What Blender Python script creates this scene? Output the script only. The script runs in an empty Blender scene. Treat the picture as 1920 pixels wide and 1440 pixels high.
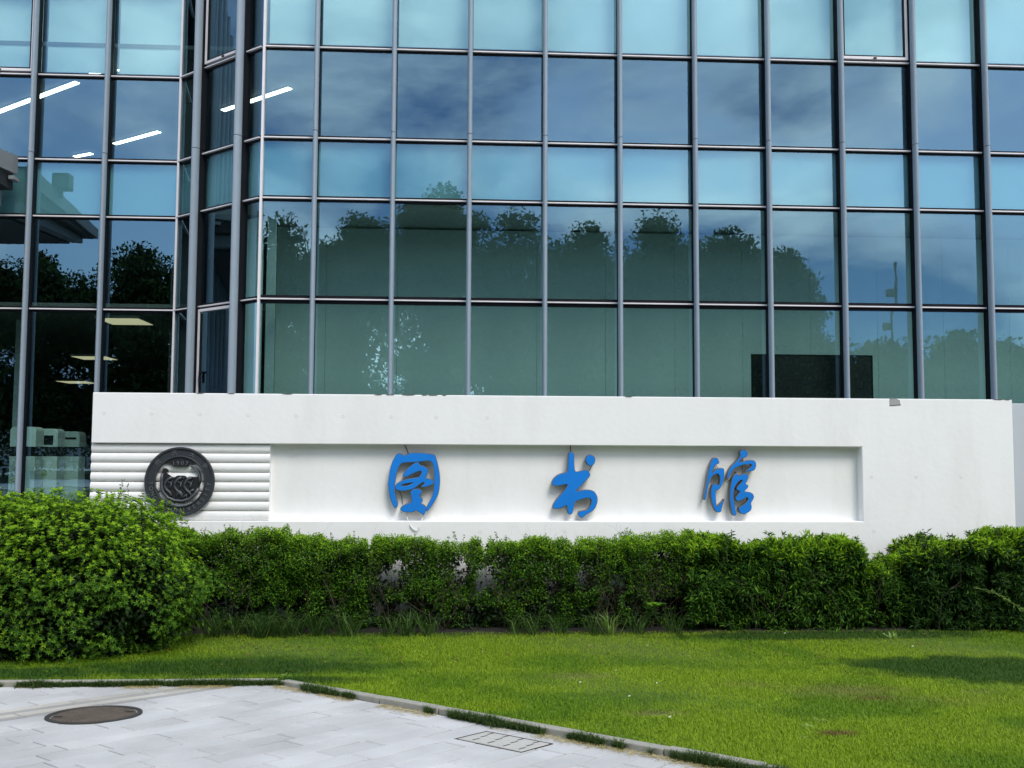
import bpy, math, random
import numpy as np
from mathutils import Vector, Matrix, Euler

random.seed(7)
rng = np.random.default_rng(7)
scene = bpy.context.scene
col = scene.collection
R = math.radians

# ------------------------------------------------------------------ camera
YAW, PITCH, ROLL = 0.0563056, 0.0697899, 0.0047715
cy, sy, cp, sp = math.cos(YAW), math.sin(YAW), math.cos(PITCH), math.sin(PITCH)
fw = Vector((sy * cp, cy * cp, sp))
rt = Vector((cy, -sy, 0))
up = rt.cross(fw)
rt2 = rt * math.cos(ROLL) + up * math.sin(ROLL)
up2 = up * math.cos(ROLL) - rt * math.sin(ROLL)
cam = bpy.data.cameras.new('camera')
cam.sensor_width = 36
cam.lens = 1850 / 1920 * 36
cam.clip_start = 0.05
cam.clip_end = 2000
camo = bpy.data.objects.new('camera', cam)
M3 = Matrix((rt2, up2, -fw)).transposed()
camo.matrix_world = Matrix.Translation((0, 0, 2.2)) @ M3.to_4x4()
col.objects.link(camo)
scene.camera = camo

# ------------------------------------------------------------------ sky and sun
SUN_EL, SUN_AZ = R(50), R(155)          # azimuth clockwise from +Y (north)
world = bpy.data.worlds.new('World')
scene.world = world
world.use_nodes = True
wn, wl = world.node_tree.nodes, world.node_tree.links
wn.clear()
wo = wn.new('ShaderNodeOutputWorld')
bg = wn.new('ShaderNodeBackground')
bg.inputs['Strength'].default_value = 0.10
sky = wn.new('ShaderNodeTexSky')
sky.sky_type = 'NISHITA'
sky.sun_disc = False
sky.sun_elevation = SUN_EL
sky.sun_rotation = SUN_AZ
sky.air_density = 1.0
sky.dust_density = 1.5
tc = wn.new('ShaderNodeTexCoord')
mp = wn.new('ShaderNodeMapping')
mp.inputs['Scale'].default_value = (1.0, 1.0, 1.6)
mp.inputs['Rotation'].default_value = (0, 0, 0.146)
mp.inputs['Location'].default_value = (13.1, 0.9, 2.0)
wl.new(tc.outputs['Generated'], mp.inputs['Vector'])
n1 = wn.new('ShaderNodeTexNoise')
n1.inputs['Scale'].default_value = 3.0
n1.inputs['Detail'].default_value = 7
n1.inputs['Roughness'].default_value = 0.52
n1.inputs['Distortion'].default_value = 0.35
wl.new(mp.outputs['Vector'], n1.inputs['Vector'])
cov = wn.new('ShaderNodeValToRGB')          # where there is cloud at all
cov.color_ramp.elements[0].position = 0.37
cov.color_ramp.elements[1].position = 0.53
wl.new(n1.outputs['Fac'], cov.inputs['Fac'])
mp2 = wn.new('ShaderNodeMapping')
mp2.inputs['Scale'].default_value = (1.0, 1.0, 1.6)
mp2.inputs['Rotation'].default_value = (0, 0, 0.146)
mp2.inputs['Location'].default_value = (2.3, 4.2, 8.7)
wl.new(tc.outputs['Generated'], mp2.inputs['Vector'])
n2 = wn.new('ShaderNodeTexNoise')
n2.inputs['Scale'].default_value = 3.0
n2.inputs['Detail'].default_value = 8
n2.inputs['Roughness'].default_value = 0.55
n2.inputs['Distortion'].default_value = 0.5
wl.new(mp2.outputs['Vector'], n2.inputs['Vector'])
cc = wn.new('ShaderNodeValToRGB')           # dark grey-blue bellies to white tops
cc.color_ramp.elements[0].position = 0.42
cc.color_ramp.elements[0].color = (0.13, 0.22, 0.40, 1)
cc.color_ramp.elements[1].position = 0.63
cc.color_ramp.elements[1].color = (1.0, 1.0, 0.98, 1)
wl.new(n2.outputs['Fac'], cc.inputs['Fac'])
cmul = wn.new('ShaderNodeMix')
cmul.data_type = 'RGBA'
cmul.blend_type = 'MULTIPLY'
cmul.inputs[0].default_value = 1
cmul.inputs[7].default_value = (13.5, 13.5, 13.5, 1)
cmul.clamp_result = False
wl.new(cc.outputs['Color'], cmul.inputs[6])
smix = wn.new('ShaderNodeMix')
smix.data_type = 'RGBA'
wl.new(cov.outputs['Color'], smix.inputs[0])
skm = wn.new('ShaderNodeMix')            # clear gaps
skm.data_type = 'RGBA'; skm.blend_type = 'MULTIPLY'; skm.inputs[0].default_value = 1; skm.clamp_result = False
skm.inputs[7].default_value = (1.2, 1.25, 1.3, 1)
wl.new(sky.outputs['Color'], skm.inputs[6])
wl.new(skm.outputs[2], smix.inputs[6])
wl.new(cmul.outputs[2], smix.inputs[7])
wl.new(smix.outputs[2], bg.inputs['Color'])
wl.new(bg.outputs['Background'], wo.inputs['Surface'])

sun = bpy.data.lights.new('sun', 'SUN')
sun.energy = 1.5
sun.angle = R(24)
sun.color = (1.0, 0.95, 0.86)
suno = bpy.data.objects.new('sun', sun)
sd = Vector((math.sin(SUN_AZ) * math.cos(SUN_EL), math.cos(SUN_AZ) * math.cos(SUN_EL), math.sin(SUN_EL)))
suno.rotation_euler = sd.to_track_quat('Z', 'Y').to_euler()
suno.location = sd * 40
col.objects.link(suno)

vs = scene.view_settings
vs.view_transform = 'Standard'
vs.look = 'None'
vs.exposure = 0.66
vs.gamma = 1.0
vs.use_curve_mapping = False
scene.cycles.max_bounces = 10
scene.cycles.transparent_max_bounces = 16
scene.cycles.sample_clamp_indirect = 6

# ------------------------------------------------------------------ helpers
class MB:
    """collects shapes; obj() links them as ONE mesh object"""
    def __init__(s): s.v = []; s.f = []; s.m = []
    def poly(s, vs_, fs, mi=0):
        o = len(s.v); s.v += [tuple(p) for p in vs_]
        s.f += [tuple(i + o for i in f) for f in fs]; s.m += [mi] * len(fs)
        return s
    def box(s, x0, x1, y0, y1, z0, z1, mi=0):
        return s.poly([(x0, y0, z0), (x1, y0, z0), (x1, y1, z0), (x0, y1, z0), (x0, y0, z1), (x1, y0, z1), (x1, y1, z1), (x0, y1, z1)],
                      [(0, 3, 2, 1), (4, 5, 6, 7), (0, 1, 5, 4), (1, 2, 6, 5), (2, 3, 7, 6), (3, 0, 4, 7)], mi)
    def obox(s, c, ax, ay, az, mi=0):
        c, ax, ay, az = map(Vector, (c, ax, ay, az))
        P = [c + ax * i + ay * j + az * k for k in (-1, 1) for i, j in ((-1, -1), (1, -1), (1, 1), (-1, 1))]
        return s.poly(P, [(0, 3, 2, 1), (4, 5, 6, 7), (0, 1, 5, 4), (1, 2, 6, 5), (2, 3, 7, 6), (3, 0, 4, 7)], mi)
    def prism(s, pts, y0, y1, mi=0, ms=None):
        """outline in (x, z), extruded y0 (front) to y1; front face mi, the rest ms"""
        ms = mi if ms is None else ms
        a = sum(pts[i][0] * pts[(i + 1) % len(pts)][1] - pts[(i + 1) % len(pts)][0] * pts[i][1] for i in range(len(pts)))
        if a < 0: pts = pts[::-1]
        n = len(pts); o = len(s.v)
        s.v += [(x, y0, z) for x, z in pts] + [(x, y1, z) for x, z in pts]
        s.f.append(tuple(o + i for i in range(n))); s.m.append(mi)
        s.f.append(tuple(o + n + i for i in reversed(range(n)))); s.m.append(ms)
        for i in range(n):
            j = (i + 1) % n
            s.f.append((o + i, o + n + i, o + n + j, o + j)); s.m.append(ms)
        return s
    def tube(s, pts, r, n=6, mi=0, cap=True):
        pts = [Vector(p) for p in pts]
        rs = r if isinstance(r, (list, tuple)) else [r] * len(pts)
        o = len(s.v)
        for i, p in enumerate(pts):
            t = (pts[min(i + 1, len(pts) - 1)] - pts[max(i - 1, 0)]).normalized()
            a = t.cross(Vector((0.31, 0.17, 0.93)) if abs(t.z) < 0.9 else Vector((1, 0.1, 0))).normalized()
            b = t.cross(a)
            for k in range(n):
                w = 2 * math.pi * k / n
                s.v.append(tuple(p + (a * math.cos(w) + b * math.sin(w)) * rs[i]))
        for i in range(len(pts) - 1):
            for k in range(n):
                k2 = (k + 1) % n
                s.f.append((o + i * n + k, o + i * n + k2, o + (i + 1) * n + k2, o + (i + 1) * n + k)); s.m.append(mi)
        if cap:
            s.f.append(tuple(o + k for k in reversed(range(n)))); s.m.append(mi)
            e = o + (len(pts) - 1) * n
            s.f.append(tuple(e + k for k in range(n))); s.m.append(mi)
        return s
    def mesh(s, name, mats, off=(0, 0, 0), smooth=False):
        me = bpy.data.meshes.new(name)
        ox, oy, oz = off
        me.from_pydata([(x - ox, y - oy, z - oz) for x, y, z in s.v], [], s.f)
        for m in (mats if isinstance(mats, (list, tuple)) else [mats]): me.materials.append(m)
        me.polygons.foreach_set('material_index', s.m)
        if smooth: me.polygons.foreach_set('use_smooth', [True] * len(s.f))
        me.update()
        return me

def root_loc(p):
    v = Vector((0, 0, 0))
    while p is not None:
        v += p.location; p = p.parent
    return v

def link(name, me, parent=None, loc=None, rot=None, kind=None, label=None):
    o = bpy.data.objects.new(name, me)
    col.objects.link(o)
    if parent is not None:
        o.parent = parent
        if loc is not None: o.location = Vector(loc) - root_loc(parent)
    elif loc is not None: o.location = loc
    if rot is not None: o.rotation_euler = rot
    if kind: o['kind'] = kind
    if label: o['label'] = label
    return o

def obj(name, mb, mats, parent=None, kind=None, label=None, smooth=False, bevel=0):
    off = root_loc(parent) if parent is not None else (0, 0, 0)
    o = link(name, mb.mesh(name, mats, off, smooth), parent, None, None, kind, label)
    if bevel:
        b = o.modifiers.new('bevel', 'BEVEL'); b.width = bevel; b.segments = 2; b.limit_method = 'ANGLE'; b.angle_limit = R(40)
    return o

def thing(name, label, cat, loc=(0, 0, 0), group=None):
    o = bpy.data.objects.new(name, None)
    o.empty_display_size = 0.2
    col.objects.link(o)
    o.location = loc
    o['label'] = label; o['category'] = cat
    if group: o['group'] = group
    return o

def tag(o, label, cat, group=None):
    o['label'] = label; o['category'] = cat
    if group: o['group'] = group
    return o

def G(y):
    """ground height: the forecourt falls gently towards the lawn, which levels out at the hedge"""
    if y < 0: return 0.7
    if y < 9.5: return 0.7 - 0.065 * y
    t = min(y - 9.5, 2.54)
    return 0.0825 - 0.065 * t + 0.065 * t * t / 5.08
Gv = np.vectorize(G)

def _h(ix, iy, iz, seed):
    h = (ix.astype(np.int64) * 374761393 + iy.astype(np.int64) * 668265263 + iz.astype(np.int64) * 2147483647 + seed * 974634) & 0xffffffff
    h = ((h ^ (h >> 13)) * 1274126177) & 0xffffffff
    h = h ^ (h >> 16)
    return (h & 0xffff) / 65535.0
def vnoise(P, scale, seed=0):
    """value noise 0..1 at the points P (n,3)"""
    Q = np.asarray(P, float) * scale + 1000.0
    I = np.floor(Q); Fr = Q - I; Fr = Fr * Fr * (3 - 2 * Fr)
    r = 0
    for a in (0, 1):
        for b in (0, 1):
            for c in (0, 1):
                w = (Fr[:, 0] if a else 1 - Fr[:, 0]) * (Fr[:, 1] if b else 1 - Fr[:, 1]) * (Fr[:, 2] if c else 1 - Fr[:, 2])
                r = r + w * _h(I[:, 0] + a, I[:, 1] + b, I[:, 2] + c, seed)
    return r

# ------------------------------------------------------------------ materials
def mat(name):
    m = bpy.data.materials.new(name); m.use_nodes = True
    n = m.node_tree.nodes; l = m.node_tree.links
    return m, n, l, n['Principled BSDF']

def pmat(name, c, rough=0.6, metal=0.0, var=0.12, scale=6.0, bump=0.0, bscale=60.0, spec=0.5, dirt=None):
    """base colour with noise mottling, optional dirt streaks and bump"""
    m, n, l, b = mat(name)
    b.inputs['Roughness'].default_value = rough
    b.inputs['Metallic'].default_value = metal
    b.inputs['Specular IOR Level'].default_value = spec
    t = n.new('ShaderNodeTexCoord')
    ns = n.new('ShaderNodeTexNoise'); ns.inputs['Scale'].default_value = scale; ns.inputs['Detail'].default_value = 6
    l.new(t.outputs['Object'], ns.inputs['Vector'])
    mx = n.new('ShaderNodeMix'); mx.data_type = 'RGBA'
    mx.inputs[6].default_value = tuple(x * (1 - var) for x in c) + (1,)
    mx.inputs[7].default_value = tuple(min(1, x * (1 + var)) for x in c) + (1,)
    l.new(ns.outputs['Fac'], mx.inputs[0])
    out = mx.outputs[2]
    if dirt:
        mpn = n.new('ShaderNodeMapping'); mpn.inputs['Scale'].default_value = dirt['scale']
        l.new(t.outputs['Object'], mpn.inputs['Vector'])
        d = n.new('ShaderNodeTexNoise'); d.inputs['Scale'].default_value = 1; d.inputs['Detail'].default_value = 8; d.inputs['Roughness'].default_value = 0.65
        l.new(mpn.outputs['Vector'], d.inputs['Vector'])
        rp = n.new('ShaderNodeValToRGB')
        rp.color_ramp.elements[0].position = dirt['lo']; rp.color_ramp.elements[1].position = dirt['hi']
        rp.color_ramp.elements[1].color = (dirt['amt'],) * 3 + (1,)
        l.new(d.outputs['Fac'], rp.inputs['Fac'])
        m2 = n.new('ShaderNodeMix'); m2.data_type = 'RGBA'
        l.new(rp.outputs['Color'], m2.inputs[0]); l.new(out, m2.inputs[6])
        m2.inputs[7].default_value = dirt['c'] + (1,)
        out = m2.outputs[2]
    l.new(out, b.inputs['Base Color'])
    if bump:
        bn = n.new('ShaderNodeTexNoise'); bn.inputs['Scale'].default_value = bscale; bn.inputs['Detail'].default_value = 4
        l.new(t.outputs['Object'], bn.inputs['Vector'])
        bp = n.new('ShaderNodeBump'); bp.inputs['Strength'].default_value = 0.6; bp.inputs['Distance'].default_value = bump
        l.new(bn.outputs['Fac'], bp.inputs['Height']); l.new(bp.outputs['Normal'], b.inputs['Normal'])
    return m

M = {}
M['wall'] = pmat('white_render', (0.86, 0.86, 0.85), 0.75, var=0.03, scale=2.5, bump=0.004, bscale=14, spec=0.25,
                 dirt=dict(scale=(2.2, 2.2, 0.5), lo=0.48, hi=0.8, amt=0.45, c=(0.70, 0.70, 0.66)))
M['hole2'] = None
M['chip'] = pmat('bare_render', (0.36, 0.36, 0.37), 0.9, var=0.3, scale=40, bump=0.002, bscale=90)
M['stain'] = pmat('peeled_edge', (0.12, 0.12, 0.11), 0.9, var=0.5, scale=60)
M['hole'] = pmat('tie_hole_render', (0.78, 0.78, 0.77), 0.8, var=0.1)
M['blue'] = pmat('blue_acrylic', (0.006, 0.20, 0.68), 0.45, var=0.10, scale=5, spec=0.35)
M['side'] = pmat('dark_letter_return', (0.16, 0.155, 0.14), 0.5, var=0.35, scale=18)
M['edge'] = pmat('letter_edge_trim', (0.05, 0.08, 0.14), 0.5, var=0.3, scale=30)
M['iron'] = pmat('emblem_iron', (0.032, 0.037, 0.045), 0.42, metal=0.0, var=0.35, scale=14, bump=0.002, bscale=50, spec=0.55)
M['iron_dark'] = pmat('emblem_iron_black', (0.012, 0.013, 0.016), 0.5, var=0.2, scale=20)
M['cable'] = pmat('white_cable', (0.7, 0.7, 0.68), 0.6, var=0.05)
M['wire'] = pmat('dark_wire', (0.06, 0.055, 0.05), 0.6, var=0.2)
M['alu'] = pmat('mullion_aluminium', (0.275, 0.335, 0.39), 0.5, metal=0.0, var=0.08, scale=3, spec=0.5,
                dirt=dict(scale=(30, 30, 3.4), lo=0.45, hi=0.9, amt=0.15, c=(0.18, 0.2, 0.22)))
M['rail'] = pmat('transom_aluminium', (0.74, 0.71, 0.72), 0.45, metal=0.0, var=0.12, scale=5)
M['gasket'] = pmat('black_gasket', (0.008, 0.009, 0.012), 0.7, var=0.2, spec=0.15)
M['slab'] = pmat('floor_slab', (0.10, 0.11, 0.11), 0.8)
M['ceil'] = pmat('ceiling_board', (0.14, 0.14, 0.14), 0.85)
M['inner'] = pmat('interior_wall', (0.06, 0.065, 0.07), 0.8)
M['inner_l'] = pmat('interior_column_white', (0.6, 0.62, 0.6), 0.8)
M['blind'] = pmat('blind_fabric', (0.56, 0.64, 0.62), 0.9, var=0.04, scale=3)
M['blind_w'] = pmat('white_blind_fabric', (0.82, 0.83, 0.82), 0.9, var=0.03, scale=3)
M['spandrel'] = pmat('spandrel_board', (0.28, 0.43, 0.50), 0.7, var=0.04, scale=2)
M['kiosk'] = pmat('kiosk_white', (0.72, 0.77, 0.73), 0.4, var=0.03)
M['screen'] = pmat('dark_screen', (0.01, 0.011, 0.012), 0.2)
M['board'] = pmat('black_board', (0.004, 0.004, 0.005), 0.6, var=0.1)
M['canopy'] = pmat('canopy_white_metal', (0.24, 0.255, 0.265), 0.5, var=0.12, scale=3,
                   dirt=dict(scale=(3, 3, 1), lo=0.45, hi=0.75, amt=0.6, c=(0.2, 0.2, 0.19)))
M['canopy_dark'] = pmat('canopy_soffit', (0.03, 0.032, 0.034), 0.6)
M['kerb'] = pmat('kerb_granite', (0.33, 0.32, 0.27), 0.85, var=0.22, scale=25, bump=0.003, bscale=120,
                 dirt=dict(scale=(5, 5, 5), lo=0.45, hi=0.75, amt=0.6, c=(0.16, 0.17, 0.11)))
M['step'] = pmat('grey_stone', (0.16, 0.17, 0.19), 0.85, var=0.2, scale=20, bump=0.003, bscale=100)
M['soil'] = pmat('soil', (0.014, 0.012, 0.008), 0.95, var=0.4, scale=18, bump=0.02, bscale=30)
M['earth'] = pmat('ground_paving', (0.24, 0.24, 0.23), 0.9, var=0.15, scale=0.6)
M['terrace'] = pmat('terrace_stone', (0.10, 0.10, 0.10), 0.9, var=0.15, scale=3)
M['joint'] = pmat('joint_sand', (0.055, 0.05, 0.045), 0.95, var=0.3, scale=20)
M['bark'] = pmat('bark', (0.045, 0.035, 0.024), 0.9, var=0.3, scale=30, bump=0.004, bscale=60)
M['twig'] = pmat('twig', (0.050, 0.038, 0.022), 0.85, var=0.35, scale=40)
M['cover'] = pmat('rusty_cover', (0.088, 0.068, 0.050), 0.85, var=0.6, scale=14, bump=0.003, bscale=160)
M['cover_ring'] = pmat('dark_iron_ring', (0.035, 0.032, 0.028), 0.7, var=0.3, scale=20)
M['grate'] = pmat('yellowed_grate', (0.46, 0.445, 0.405), 0.8, var=0.15, scale=20, bump=0.001, bscale=200)
M['slot'] = pmat('slot_dark', (0.03, 0.026, 0.02), 0.9)
M['pole'] = pmat('pole_grey', (0.12, 0.13, 0.13), 0.6)
M['far_wall'] = pmat('far_building', (0.42, 0.43, 0.42), 0.8, var=0.1, scale=0.5)

# paving slabs: granite with per-slab shade
def paver_mat(name, c):
    m, n, l, b = mat(name)
    oi = n.new('ShaderNodeObjectInfo')
    t = n.new('ShaderNodeTexCoord')
    g = n.new('ShaderNodeNewGeometry')
    ns = n.new('ShaderNodeTexNoise'); ns.inputs['Scale'].default_value = 130; ns.inputs['Detail'].default_value = 3
    l.new(g.outputs['Position'], ns.inputs['Vector'])
    n3 = n.new('ShaderNodeTexNoise'); n3.inputs['Scale'].default_value = 1.6; n3.inputs['Detail'].default_value = 6
    l.new(g.outputs['Position'], n3.inputs['Vector'])
    v1 = n.new('ShaderNodeMath'); v1.operation = 'MULTIPLY_ADD'; v1.inputs[1].default_value = 0.11; v1.inputs[2].default_value = 0.87
    l.new(oi.outputs['Random'], v1.inputs[0])
    v2 = n.new('ShaderNodeMath'); v2.operation = 'MULTIPLY_ADD'; v2.inputs[1].default_value = 0.30; v2.inputs[2].default_value = -0.15
    l.new(ns.outputs['Fac'], v2.inputs[0])
    v3 = n.new('ShaderNodeMath'); v3.operation = 'MULTIPLY_ADD'; v3.inputs[1].default_value = 0.72; v3.inputs[2].default_value = -0.36
    l.new(n3.outputs['Fac'], v3.inputs[0])
    a1 = n.new('ShaderNodeMath'); l.new(v1.outputs[0], a1.inputs[0]); l.new(v2.outputs[0], a1.inputs[1])
    a2 = n.new('ShaderNodeMath'); l.new(a1.outputs[0], a2.inputs[0]); l.new(v3.outputs[0], a2.inputs[1])
    mx = n.new('ShaderNodeMix'); mx.data_type = 'RGBA'; mx.blend_type = 'MULTIPLY'; mx.inputs[0].default_value = 1
    mx.inputs[6].default_value = c + (1,)
    cmb = n.new('ShaderNodeCombineColor')
    for i in range(3): l.new(a2.outputs[0], cmb.inputs[i])
    l.new(cmb.outputs[0], mx.inputs[7]); l.new(mx.outputs[2], b.inputs['Base Color'])
    b.inputs['Roughness'].default_value = 0.75; b.inputs['Specular IOR Level'].default_value = 0.3
    bp = n.new('ShaderNodeBump'); bp.inputs['Strength'].default_value = 0.4; bp.inputs['Distance'].default_value = 0.002
    l.new(ns.outputs['Fac'], bp.inputs['Height']); l.new(bp.outputs['Normal'], b.inputs['Normal'])
    return m
M['paver'] = paver_mat('granite_slab', (0.535, 0.53, 0.52))
M['paver_tan'] = paver_mat('tan_slab', (0.50, 0.475, 0.42))
M['paver_grey'] = paver_mat('grey_slab', (0.36, 0.35, 0.325))

def leaf_mat(name, dark, mid, light, trans=0.28, rough=0.6):
    m, n, l, b = mat(name)
    g = n.new('ShaderNodeNewGeometry')
    rp = n.new('ShaderNodeValToRGB')
    e = rp.color_ramp.elements
    e[0].position = 0.0; e[0].color = dark + (1,)
    e[1].position = 1.0; e[1].color = light + (1,)
    x = rp.color_ramp.elements.new(0.62); x.color = mid + (1,)
    l.new(g.outputs['Random Per Island'], rp.inputs['Fac'])
    l.new(rp.outputs['Color'], b.inputs['Base Color'])
    b.inputs['Roughness'].default_value = rough
    b.inputs['Specular IOR Level'].default_value = 0.18
    tr = n.new('ShaderNodeBsdfTranslucent')
    hs = n.new('ShaderNodeHueSaturation'); hs.inputs['Hue'].default_value = 0.485; hs.inputs['Value'].default_value = 1.5
    l.new(rp.outputs['Color'], hs.inputs['Color']); l.new(hs.outputs['Color'], tr.inputs['Color'])
    ms = n.new('ShaderNodeMixShader'); ms.inputs['Fac'].default_value = trans
    l.new(b.outputs[0], ms.inputs[1]); l.new(tr.outputs[0], ms.inputs[2])
    l.new(ms.outputs[0], n['Material Output'].inputs['Surface'])
    return m
M['leaf_bush'] = leaf_mat('bush_leaf', (0.022, 0.075, 0.006), (0.060, 0.165, 0.010), (0.19, 0.34, 0.018))
M['leaf_hedge'] = leaf_mat('hedge_leaf', (0.016, 0.062, 0.005), (0.052, 0.16, 0.009), (0.17, 0.33, 0.015))
M['leaf_nandina'] = leaf_mat('long_leaf', (0.013, 0.05, 0.006), (0.036, 0.115, 0.010), (0.13, 0.27, 0.02))
M['leaf_dark'] = leaf_mat('dark_long_leaf', (0.010, 0.036, 0.007), (0.022, 0.072, 0.011), (0.075, 0.17, 0.02))
M['leaf_lit_top'] = leaf_mat('lit_top_leaf', (0.12, 0.27, 0.010), (0.23, 0.43, 0.016), (0.37, 0.56, 0.03), trans=.35)  # paler leaf for shrub tops: light from above put into the colour
M['leaf_shade'] = leaf_mat('shaded_inner_leaf', (0.006, 0.017, 0.004), (0.011, 0.032, 0.006), (0.03, 0.07, 0.01), trans=0.1)  # near-black leaf: the shade inside the shrubs is put into its colour
M['leaf_pale'] = leaf_mat('pale_leaf', (0.12, 0.22, 0.05), (0.18, 0.30, 0.06), (0.30, 0.40, 0.10))
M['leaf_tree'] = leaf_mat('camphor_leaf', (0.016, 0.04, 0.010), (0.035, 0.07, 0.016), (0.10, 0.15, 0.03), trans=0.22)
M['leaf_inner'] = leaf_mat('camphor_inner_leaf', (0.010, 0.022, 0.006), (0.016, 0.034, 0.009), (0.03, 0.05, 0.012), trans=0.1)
M['blade_long'] = leaf_mat('long_grass_blade', (0.02, 0.06, 0.012), (0.05, 0.12, 0.02), (0.14, 0.22, 0.06))
M['blade_fringe'] = leaf_mat('fringe_grass_blade', (0.02, 0.05, 0.010), (0.045, 0.095, 0.018), (0.11, 0.15, 0.035))
M['dry'] = leaf_mat('dry_clippings', (0.30, 0.24, 0.10), (0.48, 0.40, 0.18), (0.62, 0.54, 0.28), trans=0.1)

def attr_leaf_mat(name):
    m, n, l, b = mat(name)
    a = n.new('ShaderNodeAttribute'); a.attribute_name = 'blade_colour'
    l.new(a.outputs['Color'], b.inputs['Base Color'])
    b.inputs['Roughness'].default_value = 0.5; b.inputs['Specular IOR Level'].default_value = 0.25
    tr = n.new('ShaderNodeBsdfTranslucent'); l.new(a.outputs['Color'], tr.inputs['Color'])
    ms = n.new('ShaderNodeMixShader'); ms.inputs['Fac'].default_value = 0.35
    l.new(b.outputs[0], ms.inputs[1]); l.new(tr.outputs[0], ms.inputs[2])
    l.new(ms.outputs[0], n['Material Output'].inputs['Surface'])
    return m
M['grass'] = attr_leaf_mat('lawn_blade')
M['lawn'] = pmat('lawn_thatch', (0.06, 0.10, 0.010), 0.95, var=0.5, scale=9, bump=0.01, bscale=60)

def glass_mat(name, refl, tint, gl=(0.62, 0.86, 0.98), wave=0.0010):
    """coated pane: the outer face mirrors a share of the light, the rest passes tinted"""
    m, n, l, b = mat(name)
    n.remove(b)
    g = n.new('ShaderNodeNewGeometry')
    tr = n.new('ShaderNodeBsdfTransparent'); tr.inputs['Color'].default_value = tint + (1,)
    clear = n.new('ShaderNodeBsdfTransparent')
    go = n.new('ShaderNodeBsdfGlossy'); go.inputs['Color'].default_value = gl + (1,); go.inputs['Roughness'].default_value = 0.0
    t = n.new('ShaderNodeTexCoord')
    mpn = n.new('ShaderNodeMapping'); mpn.inputs['Scale'].default_value = (1.0, 1.0, 1.3)
    l.new(g.outputs['Position'], mpn.inputs['Vector'])
    ns = n.new('ShaderNodeTexNoise'); ns.inputs['Scale'].default_value = 1.7; ns.inputs['Detail'].default_value = 2
    l.new(mpn.outputs['Vector'], ns.inputs['Vector'])
    bp = n.new('ShaderNodeBump'); bp.inputs['Strength'].default_value = 1; bp.inputs['Distance'].default_value = wave
    l.new(ns.outputs['Fac'], bp.inputs['Height']); l.new(bp.outputs['Normal'], go.inputs['Normal'])
    fr = n.new('ShaderNodeValue'); fr.outputs[0].default_value = 0.0
    ad = n.new('ShaderNodeMath'); ad.inputs[1].default_value = refl; ad.use_clamp = True
    l.new(fr.outputs[0], ad.inputs[0])
    mx = n.new('ShaderNodeMixShader')
    l.new(ad.outputs[0], mx.inputs['Fac']); l.new(tr.outputs[0], mx.inputs[1]); l.new(go.outputs[0], mx.inputs[2])
    m2 = n.new('ShaderNodeMixShader')
    l.new(g.outputs['Backfacing'], m2.inputs['Fac']); l.new(mx.outputs[0], m2.inputs[1]); l.new(clear.outputs[0], m2.inputs[2])
    l.new(m2.outputs[0], n['Material Output'].inputs['Surface'])
    return m
M['glass'] = glass_mat('coated_glass', 0.27, (0.64, 0.84, 0.81), gl=(0.46, 0.76, 0.95), wave=0.0005)

def emit_mat(name, c, s):
    m, n, l, b = mat(name)
    b.inputs['Base Color'].default_value = c + (1,)
    b.inputs['Emission Color'].default_value = c + (1,)
    b.inputs['Emission Strength'].default_value = s
    return m
M['strip'] = emit_mat('lit_tube', (1.0, 0.97, 0.88), 5.0)
M['panel'] = emit_mat('lit_panel', (1.0, 0.80, 0.5), 0.5)

# ------------------------------------------------------------------ ground
ys = [-400, -60, -0.001] + [i * 0.5 for i in range(0, 27)] + [14, 20, 60, 400]
xs = [-400, -60, -20, -10, 0, 10, 20, 60, 400]
mb = MB()
for y in ys:
    for x in xs: mb.v.append((x, y, G(y) - 0.035))
nx = len(xs)
for j in range(len(ys) - 1):
    for i in range(nx - 1):
        mb.f.append((j * nx + i, j * nx + i + 1, (j + 1) * nx + i + 1, (j + 1) * nx + i)); mb.m.append(0)
obj('ground', mb, M['earth'], kind='structure')

# lawn outline: behind the kerb line (kerb front runs y = KY on the left, then the diagonal)
KY = 9.12
def diag_y(x): return 7.54 - 0.97 * (x - 0.04)
def lawn_edge(x): return KY + 0.10 if x < -1.55 else max(diag_y(x) + 0.13, -3)
mb = MB()
lx = np.linspace(-9, 11, 81)
for i, x in enumerate(lx):
    e = lawn_edge(x)
    for j in range(16):
        y = e + (12.0 - e) * j / 15
        mb.v.append((x, y, G(y) + 0.035 + 0.012 * math.sin(x * 1.7 + y) * math.sin(y * 1.3)))
for i in range(80):
    for j in range(15):
        mb.f.append((i * 16 + j, (i + 1) * 16 + j, (i + 1) * 16 + j + 1, i * 16 + j + 1)); mb.m.append(0)
obj('lawn', mb, M['lawn'], kind='structure', smooth=True)
mb = MB()
for i, x in enumerate(np.linspace(-9, 11, 41)):
    for j, y in enumerate((11.75, 12.1, 12.5, 12.95)): mb.v.append((x, y, G(y) + (0.02, 0.055, 0.06, 0.06)[j]))
for i in range(40):
    for j in range(3):
        mb.f.append((i * 4 + j, i * 4 + 4 + j, i * 4 + 5 + j, i * 4 + j + 1)); mb.m.append(0)
obj('hedge_bed', mb, M['soil'], kind='structure')

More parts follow.
